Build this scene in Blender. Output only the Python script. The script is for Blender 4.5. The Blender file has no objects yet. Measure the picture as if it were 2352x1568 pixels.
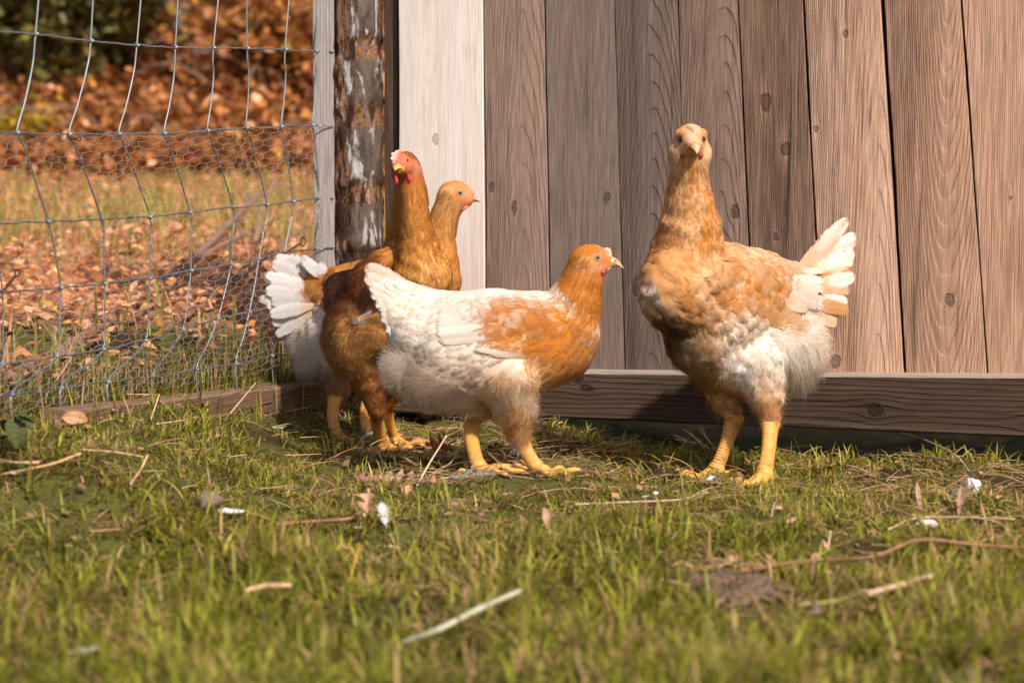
import bpy, math, random
import numpy as np
from mathutils import Vector, Matrix

# ------------------------------------------------------------------ camera, light, exposure
SC = bpy.context.scene
COL = SC.collection
random.seed(7)
RNG = np.random.default_rng(11)

CAM_H = 0.405                      # lens height above the lawn (m)
FPX = 5300.0                       # focal length in units of a 2352 px wide frame
PITCH = math.atan((784 - 300) / FPX)
CP, SP = math.cos(PITCH), math.sin(PITCH)

cam_d = bpy.data.cameras.new('camera')
cam = bpy.data.objects.new('camera', cam_d)
COL.objects.link(cam)
cam.location = (0, 0, CAM_H)
cam.rotation_euler = (math.pi / 2 - PITCH, 0, 0)
cam_d.sensor_fit = 'HORIZONTAL'
cam_d.sensor_width = 22.2
cam_d.lens = 22.2 * FPX / 2352
cam_d.clip_start = 0.05
cam_d.clip_end = 200
cam_d.dof.use_dof = True
cam_d.dof.focus_distance = 2.86
cam_d.dof.aperture_fstop = 3.8
SC.camera = cam

SUN_DIR = Vector((0.37, -0.62, 0.69)).normalized()      # towards the sun
world = bpy.data.worlds.new('World')
SC.world = world
world.use_nodes = True
wn = world.node_tree
for n in list(wn.nodes):
    wn.nodes.remove(n)
sky = wn.nodes.new('ShaderNodeTexSky')
sky.sky_type = 'NISHITA'
sky.sun_disc = False
sky.sun_elevation = math.asin(SUN_DIR.z)
sky.sun_rotation = math.atan2(SUN_DIR.x, SUN_DIR.y)
sky.air_density = 1.0
sky.dust_density = 2.5
sky.ozone_density = 0.6
bg = wn.nodes.new('ShaderNodeBackground')
bg.inputs['Strength'].default_value = 0.10
wo = wn.nodes.new('ShaderNodeOutputWorld')
wn.links.new(sky.outputs[0], bg.inputs[0])
wn.links.new(bg.outputs[0], wo.inputs[0])

sun_d = bpy.data.lights.new('sun', 'SUN')
sun_d.energy = 4.3
sun_d.angle = math.radians(2.2)
sun_d.color = (1.0, 0.925, 0.86)
sun = bpy.data.objects.new('sun', sun_d)
COL.objects.link(sun)
sun.rotation_euler = (-SUN_DIR).to_track_quat('-Z', 'Y').to_euler()
sun.location = (3, -3, 4)

SC.view_settings.view_transform = 'Standard'
SC.view_settings.look = 'None'
SC.view_settings.exposure = 0.48
SC.view_settings.gamma = 1.0
SC.view_settings.use_curve_mapping = False
SC.render.engine = 'CYCLES'
SC.cycles.max_bounces = 6
SC.cycles.transparent_max_bounces = 10
SC.cycles.use_adaptive_sampling = True

# ------------------------------------------------------------------ geometry helpers
def V(*a):
    return np.array(a, dtype=float)

def ray(px, py):
    """direction with unit y-forward depth of the view through a point of the photograph (2352 px wide)"""
    a = (np.asarray(px, float) - 1176) / FPX
    b = (784 - np.asarray(py, float)) / FPX
    d = np.stack([a, CP + b * SP, -SP + b * CP], -1)
    return d / d[..., 1:2]

def U(px, py, Y):
    d = ray(px, py)
    return V(0, 0, CAM_H) + d * np.asarray(Y, float)[..., None]

def proj(P):
    P = np.asarray(P, float)
    q = P - V(0, 0, CAM_H)
    dep = q[..., 1] * CP - q[..., 2] * SP
    up = q[..., 1] * SP + q[..., 2] * CP
    return 1176 + FPX * q[..., 0] / dep, 784 - FPX * up / dep

def nrm(v):
    v = np.asarray(v, float)
    return v / np.maximum(np.linalg.norm(v, axis=-1, keepdims=True), 1e-12)

def ss(a, b, x):
    t = np.clip((np.asarray(x, float) - a) / (b - a), 0, 1)
    return t * t * (3 - 2 * t)

_W = [(RNG.uniform(-1, 1, 2), RNG.uniform(0, 6.28)) for _ in range(24)]
def wob(x, y, f):
    """cheap smooth 2-D noise made of sines, about -1..1"""
    s = 0
    for i, (d, p) in enumerate(_W):
        k = f * (0.6 + 0.09 * i)
        s = s + np.sin(k * (d[0] * x + d[1] * y) * 3.1 + p)
    return s / 5.0

def ground_z(X, Y):
    X = np.asarray(X, float); Y = np.asarray(Y, float)
    near = 0.007 * wob(X, Y, 9) + 0.004 * wob(X + 5, Y, 24)
    z = near * ss(9, 4, Y)
    z = z - 0.016 * ss(0.06, 0.17, X) * ss(2.45, 2.72, Y) * ss(4.0, 3.3, Y) + 0.011 * np.exp(-((X + .02) / .13) ** 2 - ((Y - 2.66) / .16) ** 2)
    z = z + 0.085 * ss(-0.24, -0.48, X) * ss(2.0, 2.5, Y)                   # bank under the fence
    z = z + 0.035 * ss(-0.12, -0.30, X) * ss(2.95, 3.2, Y)
    z = z - 0.018 * ss(0.0, 0.5, X) * ss(2.80, 2.98, Y) * ss(4.0, 3.3, Y)   # hollow under the sill
    z = z + 0.037 * np.maximum(Y - 3.3, 0) - 0.037 * np.maximum(Y - 7.0, 0)
    t = np.maximum(Y - 6.8, 0)
    z = z + 0.50 * (t * t / (t + 0.6)) + 0.05 * ss(6.5, 8, Y) * wob(X, Y, 2.2)
    return z

def UG(px, py):
    """the point of the ground seen at a point of the photograph"""
    d = ray(px, py)
    Y = np.full(np.shape(px), 2.4) if np.shape(px) else 2.4
    lo, hi = 1.2 + 0 * Y, 9.0 + 0 * Y
    Ys = np.linspace(1.1, 9, 1200)
    pts = V(0, 0, CAM_H) + d[..., None, :] * Ys[:, None]
    below = pts[..., 2] < ground_z(pts[..., 0], pts[..., 1])
    k = np.argmax(below, axis=-1)
    return np.take_along_axis(pts, np.asarray(k)[..., None, None], axis=-2)[..., 0, :] if np.ndim(k) else pts[k]

def make_mesh(name, verts, quads=None, tris=None, col=None, normals=None, smooth=True, uv=None):
    me = bpy.data.meshes.new(name)
    verts = np.asarray(verts, np.float32).reshape(-1, 3)
    parts, starts, tot = [], [], 0
    if quads is not None and len(quads):
        q = np.asarray(quads, np.int32).reshape(-1, 4)
        parts.append(q.ravel()); starts.append(tot + 4 * np.arange(len(q))); tot += q.size
    if tris is not None and len(tris):
        t = np.asarray(tris, np.int32).reshape(-1, 3)
        parts.append(t.ravel()); starts.append(tot + 3 * np.arange(len(t))); tot += t.size
    loops = np.concatenate(parts); starts = np.concatenate(starts).astype(np.int32)
    me.vertices.add(len(verts)); me.vertices.foreach_set('co', verts.ravel())
    me.loops.add(len(loops)); me.loops.foreach_set('vertex_index', loops)
    me.polygons.add(len(starts)); me.polygons.foreach_set('loop_start', starts)
    me.update(calc_edges=True)
    if col is not None:
        at = me.color_attributes.new('Col', 'FLOAT_COLOR', 'POINT')
        c = np.ones((len(verts), 4), np.float32); c[:, :3] = np.asarray(col, np.float32)
        at.data.foreach_set('color', c.ravel())
    if uv is not None:
        at = me.attributes.new('across', 'FLOAT2', 'POINT')
        at.data.foreach_set('vector', np.asarray(uv, np.float32).ravel())
    me.polygons.foreach_set('use_smooth', np.full(len(starts), smooth))
    if normals is not None:
        me.normals_split_custom_set_from_vertices(np.asarray(normals, np.float32).tolist())
    return me

def link(name, me, mat=None, parent=None, loc=None):
    o = bpy.data.objects.new(name, me)
    COL.objects.link(o)
    if mat is not None and me is not None:
        if not me.materials:
            me.materials.append(mat)
    if parent is not None:
        o.parent = parent
    if loc is not None:
        o.location = loc
    return o

def tag(o, label=None, cat=None, group=None, kind=None):
    if label: o['label'] = label
    if cat: o['category'] = cat
    if group: o['group'] = group
    if kind: o['kind'] = kind
    return o

def empty(name, loc, label, cat, group=None):
    o = bpy.data.objects.new(name, None)
    COL.objects.link(o)
    o.location = tuple(loc); o.empty_display_size = 0.02
    return tag(o, label, cat, group)

def tube(pts, rad, nseg=6, closed_ends=True):
    """verts, quads, tris of a tube along pts with radius rad (scalar or per point)"""
    pts = np.asarray(pts, float); n = len(pts)
    rad = np.broadcast_to(np.asarray(rad, float), (n,))
    t = nrm(np.gradient(pts, axis=0))
    ref = V(0, 0, 1) if abs(t[:, 2]).mean() < 0.8 else V(0, 1, 0)
    s = nrm(np.cross(t, ref)); u = np.cross(s, t)
    a = np.arange(nseg) * 2 * math.pi / nseg
    ring = s[:, None] * np.cos(a)[None, :, None] + u[:, None] * np.sin(a)[None, :, None]
    v = (pts[:, None] + ring * rad[:, None, None]).reshape(-1, 3)
    i = np.arange(n - 1)[:, None] * nseg; j = np.arange(nseg)[None]; j2 = (j + 1) % nseg
    q = np.stack([i + j, i + j2, i + nseg + j2, i + nseg + j], -1).reshape(-1, 4)
    tr = []
    if closed_ends:
        v = np.vstack([v, pts[0], pts[-1]])
        c0, c1 = n * nseg, n * nseg + 1
        for k in range(nseg):
            tr.append((c0, (k + 1) % nseg, k))
            tr.append((c1, (n - 1) * nseg + k, (n - 1) * nseg + (k + 1) % nseg))
    return v, q, np.array(tr, int).reshape(-1, 3)

class Acc:
    """collects pieces for one mesh"""
    def __init__(self): self.v, self.q, self.t, self.c, self.n = [], [], [], [], 0
    def add(self, v, q=None, t=None, c=None):
        v = np.asarray(v, float)
        if q is not None and len(q): self.q.append(np.asarray(q) + self.n)
        if t is not None and len(t): self.t.append(np.asarray(t) + self.n)
        self.v.append(v); self.n += len(v)
        self.c.append(np.broadcast_to(np.asarray(c if c is not None else (1, 1, 1), float), (len(v), 3)))
    def mesh(self, name, smooth=True):
        return make_mesh(name, np.vstack(self.v), np.vstack(self.q) if self.q else None,
                         np.vstack(self.t) if self.t else None, np.vstack(self.c), smooth=smooth)

def spline(P, n):
    """Catmull-Rom through points P, n samples"""
    P = np.asarray(P, float)
    if len(P) == 2:
        return P[0] + (P[1] - P[0]) * np.linspace(0, 1, n)[:, None]
    Q = np.vstack([2 * P[0] - P[1], P, 2 * P[-1] - P[-2]])
    u = np.linspace(0, len(P) - 1 - 1e-9, n); i = u.astype(int); f = (u - i)[:, None]
    a, b, c, d = Q[i], Q[i + 1], Q[i + 2], Q[i + 3]
    return 0.5 * (2 * b + (c - a) * f + (2 * a - 5 * b + 4 * c - d) * f ** 2 + (3 * b - a - 3 * c + d) * f ** 3)

# ------------------------------------------------------------------ shader helpers
class G:
    """small wrapper that writes shader maths"""
    def __init__(self, name):
        self.mat = bpy.data.materials.new(name); self.mat.use_nodes = True
        self.nt = self.mat.node_tree
        for n in list(self.nt.nodes): self.nt.nodes.remove(n)
        self.out = self.nt.nodes.new('ShaderNodeOutputMaterial')
    def node(self, t, **kw):
        n = self.nt.nodes.new(t)
        for k, v in kw.items(): setattr(n, k, v)
        return n
    def put(self, sock, v):
        if isinstance(v, bpy.types.NodeSocket): self.nt.links.new(v, sock)
        elif v is not None:
            if isinstance(v, (tuple, list)) and len(v) == 3 and sock.type == 'RGBA': v = (*v, 1)
            sock.default_value = v
    def m(self, op, a, b=None, c=None, clamp=False):
        n = self.node('ShaderNodeMath', operation=op, use_clamp=clamp)
        self.put(n.inputs[0], a)
        if b is not None: self.put(n.inputs[1], b)
        if c is not None: self.put(n.inputs[2], c)
        return n.outputs[0]
    def add(self, a, b): return self.m('ADD', a, b)
    def sub(self, a, b): return self.m('SUBTRACT', a, b)
    def mul(self, a, b): return self.m('MULTIPLY', a, b)
    def coords(self, kind='Object'): return self.node('ShaderNodeTexCoord').outputs[kind]
    def sep(self, v):
        n = self.node('ShaderNodeSeparateXYZ'); self.put(n.inputs[0], v); return n.outputs
    def comb(self, x, y, z):
        n = self.node('ShaderNodeCombineXYZ')
        for i, q in enumerate((x, y, z)): self.put(n.inputs[i], q)
        return n.outputs[0]
    def scale(self, v, s, off=(0, 0, 0)):
        n = self.node('ShaderNodeMapping'); self.put(n.inputs[0], v)
        n.inputs['Scale'].default_value = s; n.inputs['Location'].default_value = off
        return n.outputs[0]
    def noise(self, v, scale=1.0, detail=3, rough=0.55, dist=0.0):
        n = self.node('ShaderNodeTexNoise'); self.put(n.inputs['Vector'], v)
        n.inputs['Scale'].default_value = scale; n.inputs['Detail'].default_value = detail
        n.inputs['Roughness'].default_value = rough; n.inputs['Distortion'].default_value = dist
        return n.outputs[0]
    def step(self, x, a, b, lo=0.0, hi=1.0):
        n = self.node('ShaderNodeMapRange', interpolation_type='SMOOTHSTEP')
        self.put(n.inputs[0], x)
        for i, q in enumerate((a, b, lo, hi)): n.inputs[i + 1].default_value = q
        return n.outputs[0]
    def mix(self, f, a, b, mode='MIX'):
        n = self.node('ShaderNodeMix', data_type='RGBA', blend_type=mode)
        self.put(n.inputs[0], f); self.put(n.inputs[6], a); self.put(n.inputs[7], b)
        return n.outputs[2]
    def attr(self, name='Col'):
        return self.node('ShaderNodeAttribute', attribute_name=name).outputs
    def bump(self, h, strength=0.4, dist=0.001):
        n = self.node('ShaderNodeBump'); n.inputs['Strength'].default_value = strength
        n.inputs['Distance'].default_value = dist; self.put(n.inputs['Height'], h)
        return n.outputs[0]
    def bsdf(self, col, rough=0.6, spec=0.3, normal=None, metallic=0.0, trans=0.0, trans_col=None, coat=0.0, sss=0.0):
        p = self.node('ShaderNodeBsdfPrincipled')
        self.put(p.inputs['Base Color'], col); self.put(p.inputs['Roughness'], rough)
        self.put(p.inputs['Specular IOR Level'], spec); self.put(p.inputs['Metallic'], metallic)
        p.inputs['Coat Weight'].default_value = coat
        if sss:
            p.inputs['Subsurface Weight'].default_value = sss
            p.inputs['Subsurface Radius'].default_value = (0.004, 0.0015, 0.0008)
            p.inputs['Subsurface Scale'].default_value = 1.0
        if normal is not None: self.put(p.inputs['Normal'], normal)
        o = p.outputs[0]
        if trans:
            t = self.node('ShaderNodeBsdfTranslucent'); self.put(t.inputs[0], trans_col if trans_col is not None else col)
            if normal is not None: self.put(t.inputs['Normal'], normal)
            mx = self.node('ShaderNodeMixShader'); mx.inputs[0].default_value = trans
            self.nt.links.new(o, mx.inputs[1]); self.nt.links.new(t.outputs[0], mx.inputs[2]); o = mx.outputs[0]
        self.nt.links.new(o, self.out.inputs[0])
        return self.mat

def simple_mat(name, col, rough=0.6, spec=0.3, metallic=0.0, var=0.25, scale=60, coat=0.0, sss=0.0, trans=0.0, bump=0.0):
    g = G(name)
    n = g.noise(g.coords(), scale, 4)
    c = g.mix(n, tuple(x * (1 - var) for x in col), tuple(min(1, x * (1 + var)) for x in col))
    nb = g.bump(g.noise(g.coords(), scale * 2.2, 3), bump, 0.001) if bump else None
    return g.bsdf(c, rough, spec, nb, metallic, trans, None, coat, sss)

def attr_mat(name, rough=0.6, spec=0.3, trans=0.0, var=0.0, scale=80, bump=0.0, coat=0.0, sss=0.0, tboost=1.0):
    g = G(name)
    c = g.attr()[0]
    n = g.noise(g.coords(), scale, 3)
    if var:
        c = g.mix(1.0, c, g.mix(n, (1 - var,) * 3, (1 + var,) * 3), 'MULTIPLY')
    tc = g.mix(1.0, c, (tboost,) * 3, 'MULTIPLY') if trans else None
    nb = g.bump(n, bump, 0.001) if bump else None
    return g.bsdf(c, rough, spec, nb, 0.0, trans, tc, coat, sss)
# ------------------------------------------------------------------ ground
def axis(lo, hi, fine_lo, fine_hi, fine, coarse):
    a = np.arange(fine_lo, fine_hi + 1e-6, fine)
    l = np.arange(fine_lo - coarse, lo - coarse, -coarse)[::-1]
    r = np.arange(fine_hi + coarse, hi + coarse, coarse)
    return np.concatenate([l, a, r])

gx = axis(-9, 9, -1.1, 1.1, 0.016, 0.16)
gy = axis(-4, 20, 1.2, 3.5, 0.016, 0.16)
GX, GY = np.meshgrid(gx, gy)
GZ = ground_z(GX, GY)
nx, ny = len(gx), len(gy)
ii = (np.arange(ny - 1)[:, None] * nx + np.arange(nx - 1)[None]).ravel()
gq = np.stack([ii, ii + 1, ii + nx + 1, ii + nx], -1)
g = G('soil')
co = g.coords()
n1 = g.noise(co, 9, 5); n2 = g.noise(co, 70, 5, 0.65); n3 = g.noise(co, 2.2, 3)
c = g.mix(n2, (0.018, 0.011, 0.007), (0.068, 0.042, 0.024))
c = g.mix(g.mul(g.step(n1, 0.36, 0.52), .85), c, g.mix(n2, (0.045, 0.048, 0.010), (0.13, 0.12, 0.028)))
c = g.mix(g.mul(g.step(g.sep(co)[1], 3.2, 3.7), g.step(n3, 0.25, 0.5)), c, (0.52, 0.25, 0.13))
M_SOIL = g.bsdf(c, 0.95, 0.1, g.bump(n2, 0.9, 0.006))
ground = link('ground', make_mesh('ground', np.stack([GX, GY, GZ], -1), gq), M_SOIL)
tag(ground, kind='structure')

# ------------------------------------------------------------------ the plank wall
WP = V(-0.267, 3.25, 0.0)
WD = nrm(V(1.0, -0.29, 0.0)); WN = V(WD[1], -WD[0], 0.0)     # along the wall, out of the wall towards the yard
WANG = math.atan2(WD[1], WD[0])

def UW(px, py, off=0.0):
    """point of the photograph on the wall plane moved off metres towards the yard"""
    d = ray(px, py); o = V(0, 0, CAM_H); q = WP + WN * off
    t = ((q - o) @ WN) / (d @ WN)
    return o + d * t

def wl(p, o):
    """world -> local of something standing on the wall with origin o"""
    q = np.asarray(p, float) - o
    return np.array([q @ WD, q @ -WN, q[2]])

def wood(name, early, late, ring=(0.0, 0.05, 0.03, 150.0), knots=(), weather=(0.3, 0.27, 0.25), wamt=0.5,
         stain=(0.06, 0.035, 0.02), samt=0.3, seed=0.0, saw=0.5, relief=0.5, contrast=0.6, horiz=False, streak=0.45, sunlit_grit=0.0):
    """sawn board: growth rings cut nearly along the trunk, knots that push the grain aside, saw marks, weathering"""
    g = G(name)
    s = g.sep(g.coords()); X, Yc, Z = s[0], s[1], s[2]
    if horiz: X, Z = Z, X
    lo = g.comb(g.mul(X, 14), g.mul(Yc, 14), g.add(g.mul(Z, 1.3), seed))
    w1 = g.sub(g.noise(lo, 1.0, 3), 0.5)
    w2 = g.sub(g.noise(g.comb(g.mul(X, 55), g.mul(Yc, 55), g.add(g.mul(Z, 6), seed + 7)), 1.0, 2), 0.5)
    xx = g.add(g.sub(X, ring[0]), g.add(g.mul(w1, 0.020), g.mul(w2, 0.006)))
    core = None
    for (kx, kz, kr) in knots:
        dx = g.sub(X, kx); dz = g.sub(Z, kz)
        e2 = g.add(g.m('POWER', g.mul(dx, 1 / (kr * 2.4)), 2), g.m('POWER', g.mul(dz, 1 / (kr * 4.5)), 2))
        e = g.m('EXPONENT', g.mul(e2, -1.0))
        xx = g.sub(xx, g.mul(g.mul(dx, e), 0.85))
        wig = g.add(g.mul(g.sub(g.noise(g.coords(), 150, 4, .7), 0.5), 1.6), g.mul(g.sub(g.noise(g.coords(), 60, 2), 0.5), 1.2))
        d = g.add(g.m('SQRT', g.add(g.m('POWER', g.mul(dx, 1 / kr), 2), g.m('POWER', g.mul(dz, (0.42 + 0.5 * ((kx * 977 + kz * 431) % 1.0)) / kr), 2))), wig)
        c1 = g.step(d, 1.15, 0.75)
        halo = g.mul(g.step(d, 0.45, 0.95), g.step(d, 1.35, 0.95))
        c1 = g.m('MAXIMUM', g.mul(c1, g.step(g.noise(g.coords(), 420, 3, .7), .3, .6, .25, .85)), g.mul(halo, .9))
        core = c1 if core is None else g.m('MAXIMUM', core, c1)
    hh = g.add(g.add(ring[1], g.mul(Z, ring[2])), g.mul(w1, 0.012))
    r = g.m('SQRT', g.add(g.m('POWER', g.mul(xx, 1.5), 2), g.m('POWER', hh, 2)))
    rv = g.m('FRACT', g.mul(r, ring[3]))
    lw = g.mul(g.step(rv, 0.05, 0.86), g.step(rv, 1.0, 0.90))
    lw = g.mul(lw, g.step(g.noise(g.comb(g.mul(X, 25), 0.0, g.add(g.mul(Z, 2.5), seed + 3)), 1.0, 2), 0.25, 0.6, 0.45, 1.0))
    fine = g.noise(g.comb(g.mul(X, 620), g.mul(Yc, 620), g.add(g.mul(Z, 17), seed)), 1.0, 3, 0.6)
    sawn = g.noise(g.comb(g.mul(X, 16), g.mul(Yc, 16), g.add(g.add(g.mul(Z, 330), g.mul(X, 22)), seed)), 1.0, 3, 0.7)
    speck = g.noise(g.comb(g.mul(X, 420), g.mul(Yc, 420), g.mul(Z, 260)), 1.0, 3, 0.7)
    b2 = g.noise(g.comb(g.mul(X, 24), 0.0, g.add(g.mul(Z, .7), seed + 43)), 1.0, 3, .5)
    warm = tuple(min(1, .55 * a + .55 * b) for a, b in zip(early, late))
    c = g.mix(g.mul(g.step(b2, .46, .62), .75), early, (warm[0] * 1.08, warm[1], warm[2] * .92))
    c = g.mix(g.mul(lw, g.mul(contrast, g.step(g.noise(g.comb(g.mul(X, 18), 0.0, g.add(g.mul(Z, 1.6), seed + 53)), 1.0, 2), .35, .65, .18, .85))), c, late)
    band = g.noise(g.comb(g.mul(X, 34), 0.0, g.add(g.mul(Z, 0.8), seed + 11)), 1.0, 3)
    c = g.mix(g.mul(g.step(band, 0.42, 0.68), wamt), c, weather)
    blot = g.noise(g.comb(g.mul(X, 26), 0.0, g.add(g.mul(Z, 7), seed + 19)), 1.0, 4, 0.6)
    c = g.mix(g.mul(g.step(blot, 0.56, 0.74), samt), c, stain)
    c = g.mix(streak, c, g.mix(g.step(fine, 0.3, 0.72), tuple(x * 0.42 for x in early), tuple(min(1, x * 1.45) for x in early)))
    sawp = g.step(g.noise(g.comb(g.mul(X, 9), 0.0, g.add(g.mul(Z, 5), seed + 23)), 1.0, 2), .40, .62)
    c = g.mix(g.mul(sawp, saw * 0.06), c, g.mix(g.step(sawn, 0.35, 0.65), tuple(x * 0.7 for x in early), tuple(min(1, x * 1.25) for x in early)))
    c = g.mix(g.step(speck, 0.64, 0.76, 0.0, 0.7), c, stain)
    crack = g.noise(g.comb(g.mul(X, 130), 0.0, g.add(g.mul(Z, 2.6), seed + 31)), 1.0, 4, 0.7)
    c = g.mix(g.mul(g.step(crack, 0.57, 0.69), min(1.0, samt * 1.6)), c, stain)
    if core is not None:
        c = g.mix(g.mul(core, 0.80), c, tuple(x * 0.75 for x in stain))
    if sunlit_grit:      # paler flat top: its sunlit edge painted in, along with pale grit
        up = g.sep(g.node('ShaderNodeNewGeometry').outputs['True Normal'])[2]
        c = g.mix(g.mul(g.step(up, .55, .8), sunlit_grit), c, (.42, .34, .28))
    h = g.add(g.add(g.mul(lw, -0.5), g.mul(fine, 0.5)), g.mul(sawn, 0.22 * saw))
    if core is not None: h = g.sub(h, g.mul(core, 0.8))
    return g.bsdf(c, 0.82, 0.18, g.bump(h, min(1.0, relief * 1.5), 0.0020))

def board(name, mat, corners, thick, parent, origin, rough_edge=0.0009, nrow=40, seed=0, bow=0.0, chamfer=0.0009, horiz=False):
    """a sawn board on the wall: corners = left/right edge at bottom and top (world points of the front face)"""
    rs = np.random.default_rng(100 + seed)
    bl, br, tl, tr = [wl(c, origin) for c in corners]
    t = np.linspace(0, 1, nrow)[:, None]
    def wav():
        w = np.cumsum(rs.normal(0, 1, nrow)); w -= np.linspace(w[0], w[-1], nrow)
        w = np.convolve(np.pad(w, 2, 'edge'), np.ones(5) / 5, 'valid')
        return w / (np.abs(w).max() + 1e-6) * rough_edge + rs.normal(0, rough_edge * 0.12, nrow)
    if horiz:      # rows run along the length
        lo = bl + (br - bl) * t; hi = tl + (tr - tl) * t
        lo[:, 2] += wav(); hi[:, 2] += wav(); e = V(0, 0, chamfer)
    else:
        lo = bl + (tl - bl) * t; hi = br + (tr - br) * t
        lo[:, 0] += wav(); hi[:, 0] += wav(); e = V(chamfer, 0, 0)
    y0 = (lo + hi) / 2
    dep = V(0, 1, 0)
    b = bow * np.sin(t * math.pi)
    ring = [lo + dep * thick, lo + dep * chamfer, lo + e, (lo * 0.5 + hi * 0.5) + dep * -0.0006, hi - e, hi + dep * chamfer, hi + dep * thick]
    ring = np.stack([q + dep * b for q in ring], 1)
    k = ring.shape[1]
    v = ring.reshape(-1, 3)
    i = np.arange(nrow - 1)[:, None] * k; j = np.arange(k - 1)[None]
    q = np.stack([i + j, i + j + 1, i + k + j + 1, i + k + j], -1).reshape(-1, 4)
    caps_t = [(0, a + 1, a) for a in range(1, k - 1)] + [((nrow - 1) * k, (nrow - 1) * k + a, (nrow - 1) * k + a + 1) for a in range(1, k - 1)]
    if horiz: q = q[:, ::-1]; caps_t = [c[::-1] for c in caps_t]
    me = make_mesh(name, v, q, caps_t, smooth=False)
    o = link(name, me, mat, parent)
    return o

wall_o = UW(1600, 870); wall_o[2] = 0.0
wall = empty('plank_wall', wall_o, 'wall of upright weathered planks above a dark sill beam, behind the hens', 'plank wall')
wall.rotation_euler = (0, 0, WANG)

TOPY, BOTY = -900, 872
def edge(xt, yt, xb, yb, y): return xt + (xb - xt) * (y - yt) / (yb - yt)
# left edge as (x at y=0, x at y=855), depth offset towards the yard, colours and grain
PL = [
    dict(gl=-0.25, gr=-0.25, l=(915, 917), r=(1109, 1115), off=0.0020, early=(0.708, 0.606, 0.538), late=(0.462, 0.370, 0.304), ring=(.16, .03, .012, 330), knots=[(1000, 322, .006)], weather=(0.750, 0.669, 0.608), wamt=.6, stain=(.36, .27, .23), samt=.30, contrast=0.30, saw=.5, relief=.28, streak=.22),
    dict(gl=-0.25, gr=-0.25, l=(1112, 1119), r=(1250, 1264), off=0.0008, early=(0.256, 0.166, 0.126), late=(0.077, 0.045, 0.034), ring=(.006, .030, .075, 260), knots=[(1128, 431, .0052), (1181, 476, .0055)], weather=(0.312, 0.223, 0.184), wamt=.5, stain=(.05, .032, .025), samt=.35, contrast=0.48, saw=.5),
    dict(gl=-0.25, gr=-0.25, l=(1252, 1267), r=(1410, 1433), off=0.0016, early=(0.164, 0.119, 0.095), late=(0.070, 0.049, 0.038), ring=(-.15, .03, .02, 420), knots=[(1394, 455, .007)], weather=(0.210, 0.163, 0.136), wamt=.6, stain=(.07, .048, .04), samt=.3, contrast=0.40, saw=1.0),
    dict(gl=-0.25, gr=-0.25, l=(1413, 1437), r=(1556, 1583), off=0.0004, early=(0.138, 0.095, 0.076), late=(0.026, 0.016, 0.012), ring=(-.010, .026, .120, 230), knots=[(1462, 660, .008)], weather=(0.191, 0.146, 0.123), wamt=.55, stain=(.05, .032, .024), samt=.5, contrast=0.62, saw=.6, relief=.8),
    dict(gl=-0.25, gr=-0.25, l=(1558, 1585), r=(1694, 1733), off=0.0012, early=(0.207, 0.135, 0.101), late=(0.052, 0.031, 0.021), ring=(-.004, .030, .100, 240), knots=[(1688, 488, .0075)], weather=(0.232, 0.169, 0.131), wamt=.4, stain=(.06, .035, .025), samt=.45, contrast=0.58, saw=.8, relief=.7),
    dict(gl=-0.25, gr=1.00, l=(1696, 1735), r=(1845, 1889), off=0.0018, early=(0.245, 0.147, 0.100), late=(0.081, 0.043, 0.026), ring=(.10, .03, .02, 300), knots=[(1757, 235, .010), (1803, 343, .009), (1782, 546, .005)], weather=(0.272, 0.184, 0.134), wamt=.4, stain=(.045, .028, .02), samt=.5, contrast=0.50, saw=1.0, relief=.6),
    dict(gl=1.00, gr=1.40, l=(1847, 1891), r=(2024, 2076), off=0.0034, early=(0.479, 0.290, 0.197), late=(0.162, 0.085, 0.052), ring=(.016, .040, .060, 270), knots=[(1942, 78, .0045), (1873, 297, .005), (1919, 829, .0085)], weather=(0.522, 0.348, 0.259), wamt=.45, stain=(.11, .07, .05), samt=.35, contrast=0.55, saw=1.0, relief=.7),
    dict(gl=1.40, gr=0.30, l=(2031, 2081), r=(2206, 2266), off=0.0010, early=(0.393, 0.232, 0.153), late=(0.125, 0.062, 0.036), ring=(-.004, .090, -.120, 260), knots=[(2180, 690, .008)], weather=(0.422, 0.272, 0.194), wamt=.4, stain=(.10, .065, .045), samt=.35, contrast=0.70, saw=.7, relief=.7),
    dict(gl=0.30, gr=-0.25, l=(2209, 2269), r=(2372, 2444), off=0.0020, early=(0.404, 0.237, 0.161), late=(0.170, 0.090, 0.054), ring=(-.16, .03, .02, 300), knots=[(2321, 455, .003)], weather=(0.445, 0.296, 0.224), wamt=.45, stain=(.12, .075, .05), samt=.3, contrast=0.35, saw=1.0, relief=.9),
    dict(gl=-0.25, gr=-0.25, l=(2375, 2447), r=(2530, 2613), off=0.0008, early=(0.341, 0.206, 0.142), late=(0.127, 0.067, 0.042), ring=(.0, .04, .04, 240), knots=[], weather=(0.378, 0.252, 0.192), wamt=.45, stain=(.1, .065, .045), samt=.3, contrast=.5, saw=.9),
    dict(gl=-0.25, gr=-0.25, l=(2533, 2616), r=(2700, 2793), off=0.0016, early=(0.297, 0.181, 0.129), late=(0.116, 0.062, 0.037), ring=(.03, .04, .03, 240), knots=[], weather=(0.349, 0.233, 0.176), wamt=.45, stain=(.1, .065, .045), samt=.3, contrast=.5, saw=.9),
    dict(gl=-0.25, gr=-0.25, l=(2703, 2796), r=(2860, 2963), off=0.0006, early=(0.315, 0.196, 0.137), late=(0.116, 0.062, 0.037), ring=(-.03, .04, .03, 240), knots=[], weather=(0.349, 0.233, 0.176), wamt=.45, stain=(.1, .065, .045), samt=.3, contrast=.5, saw=.9),
]
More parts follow.
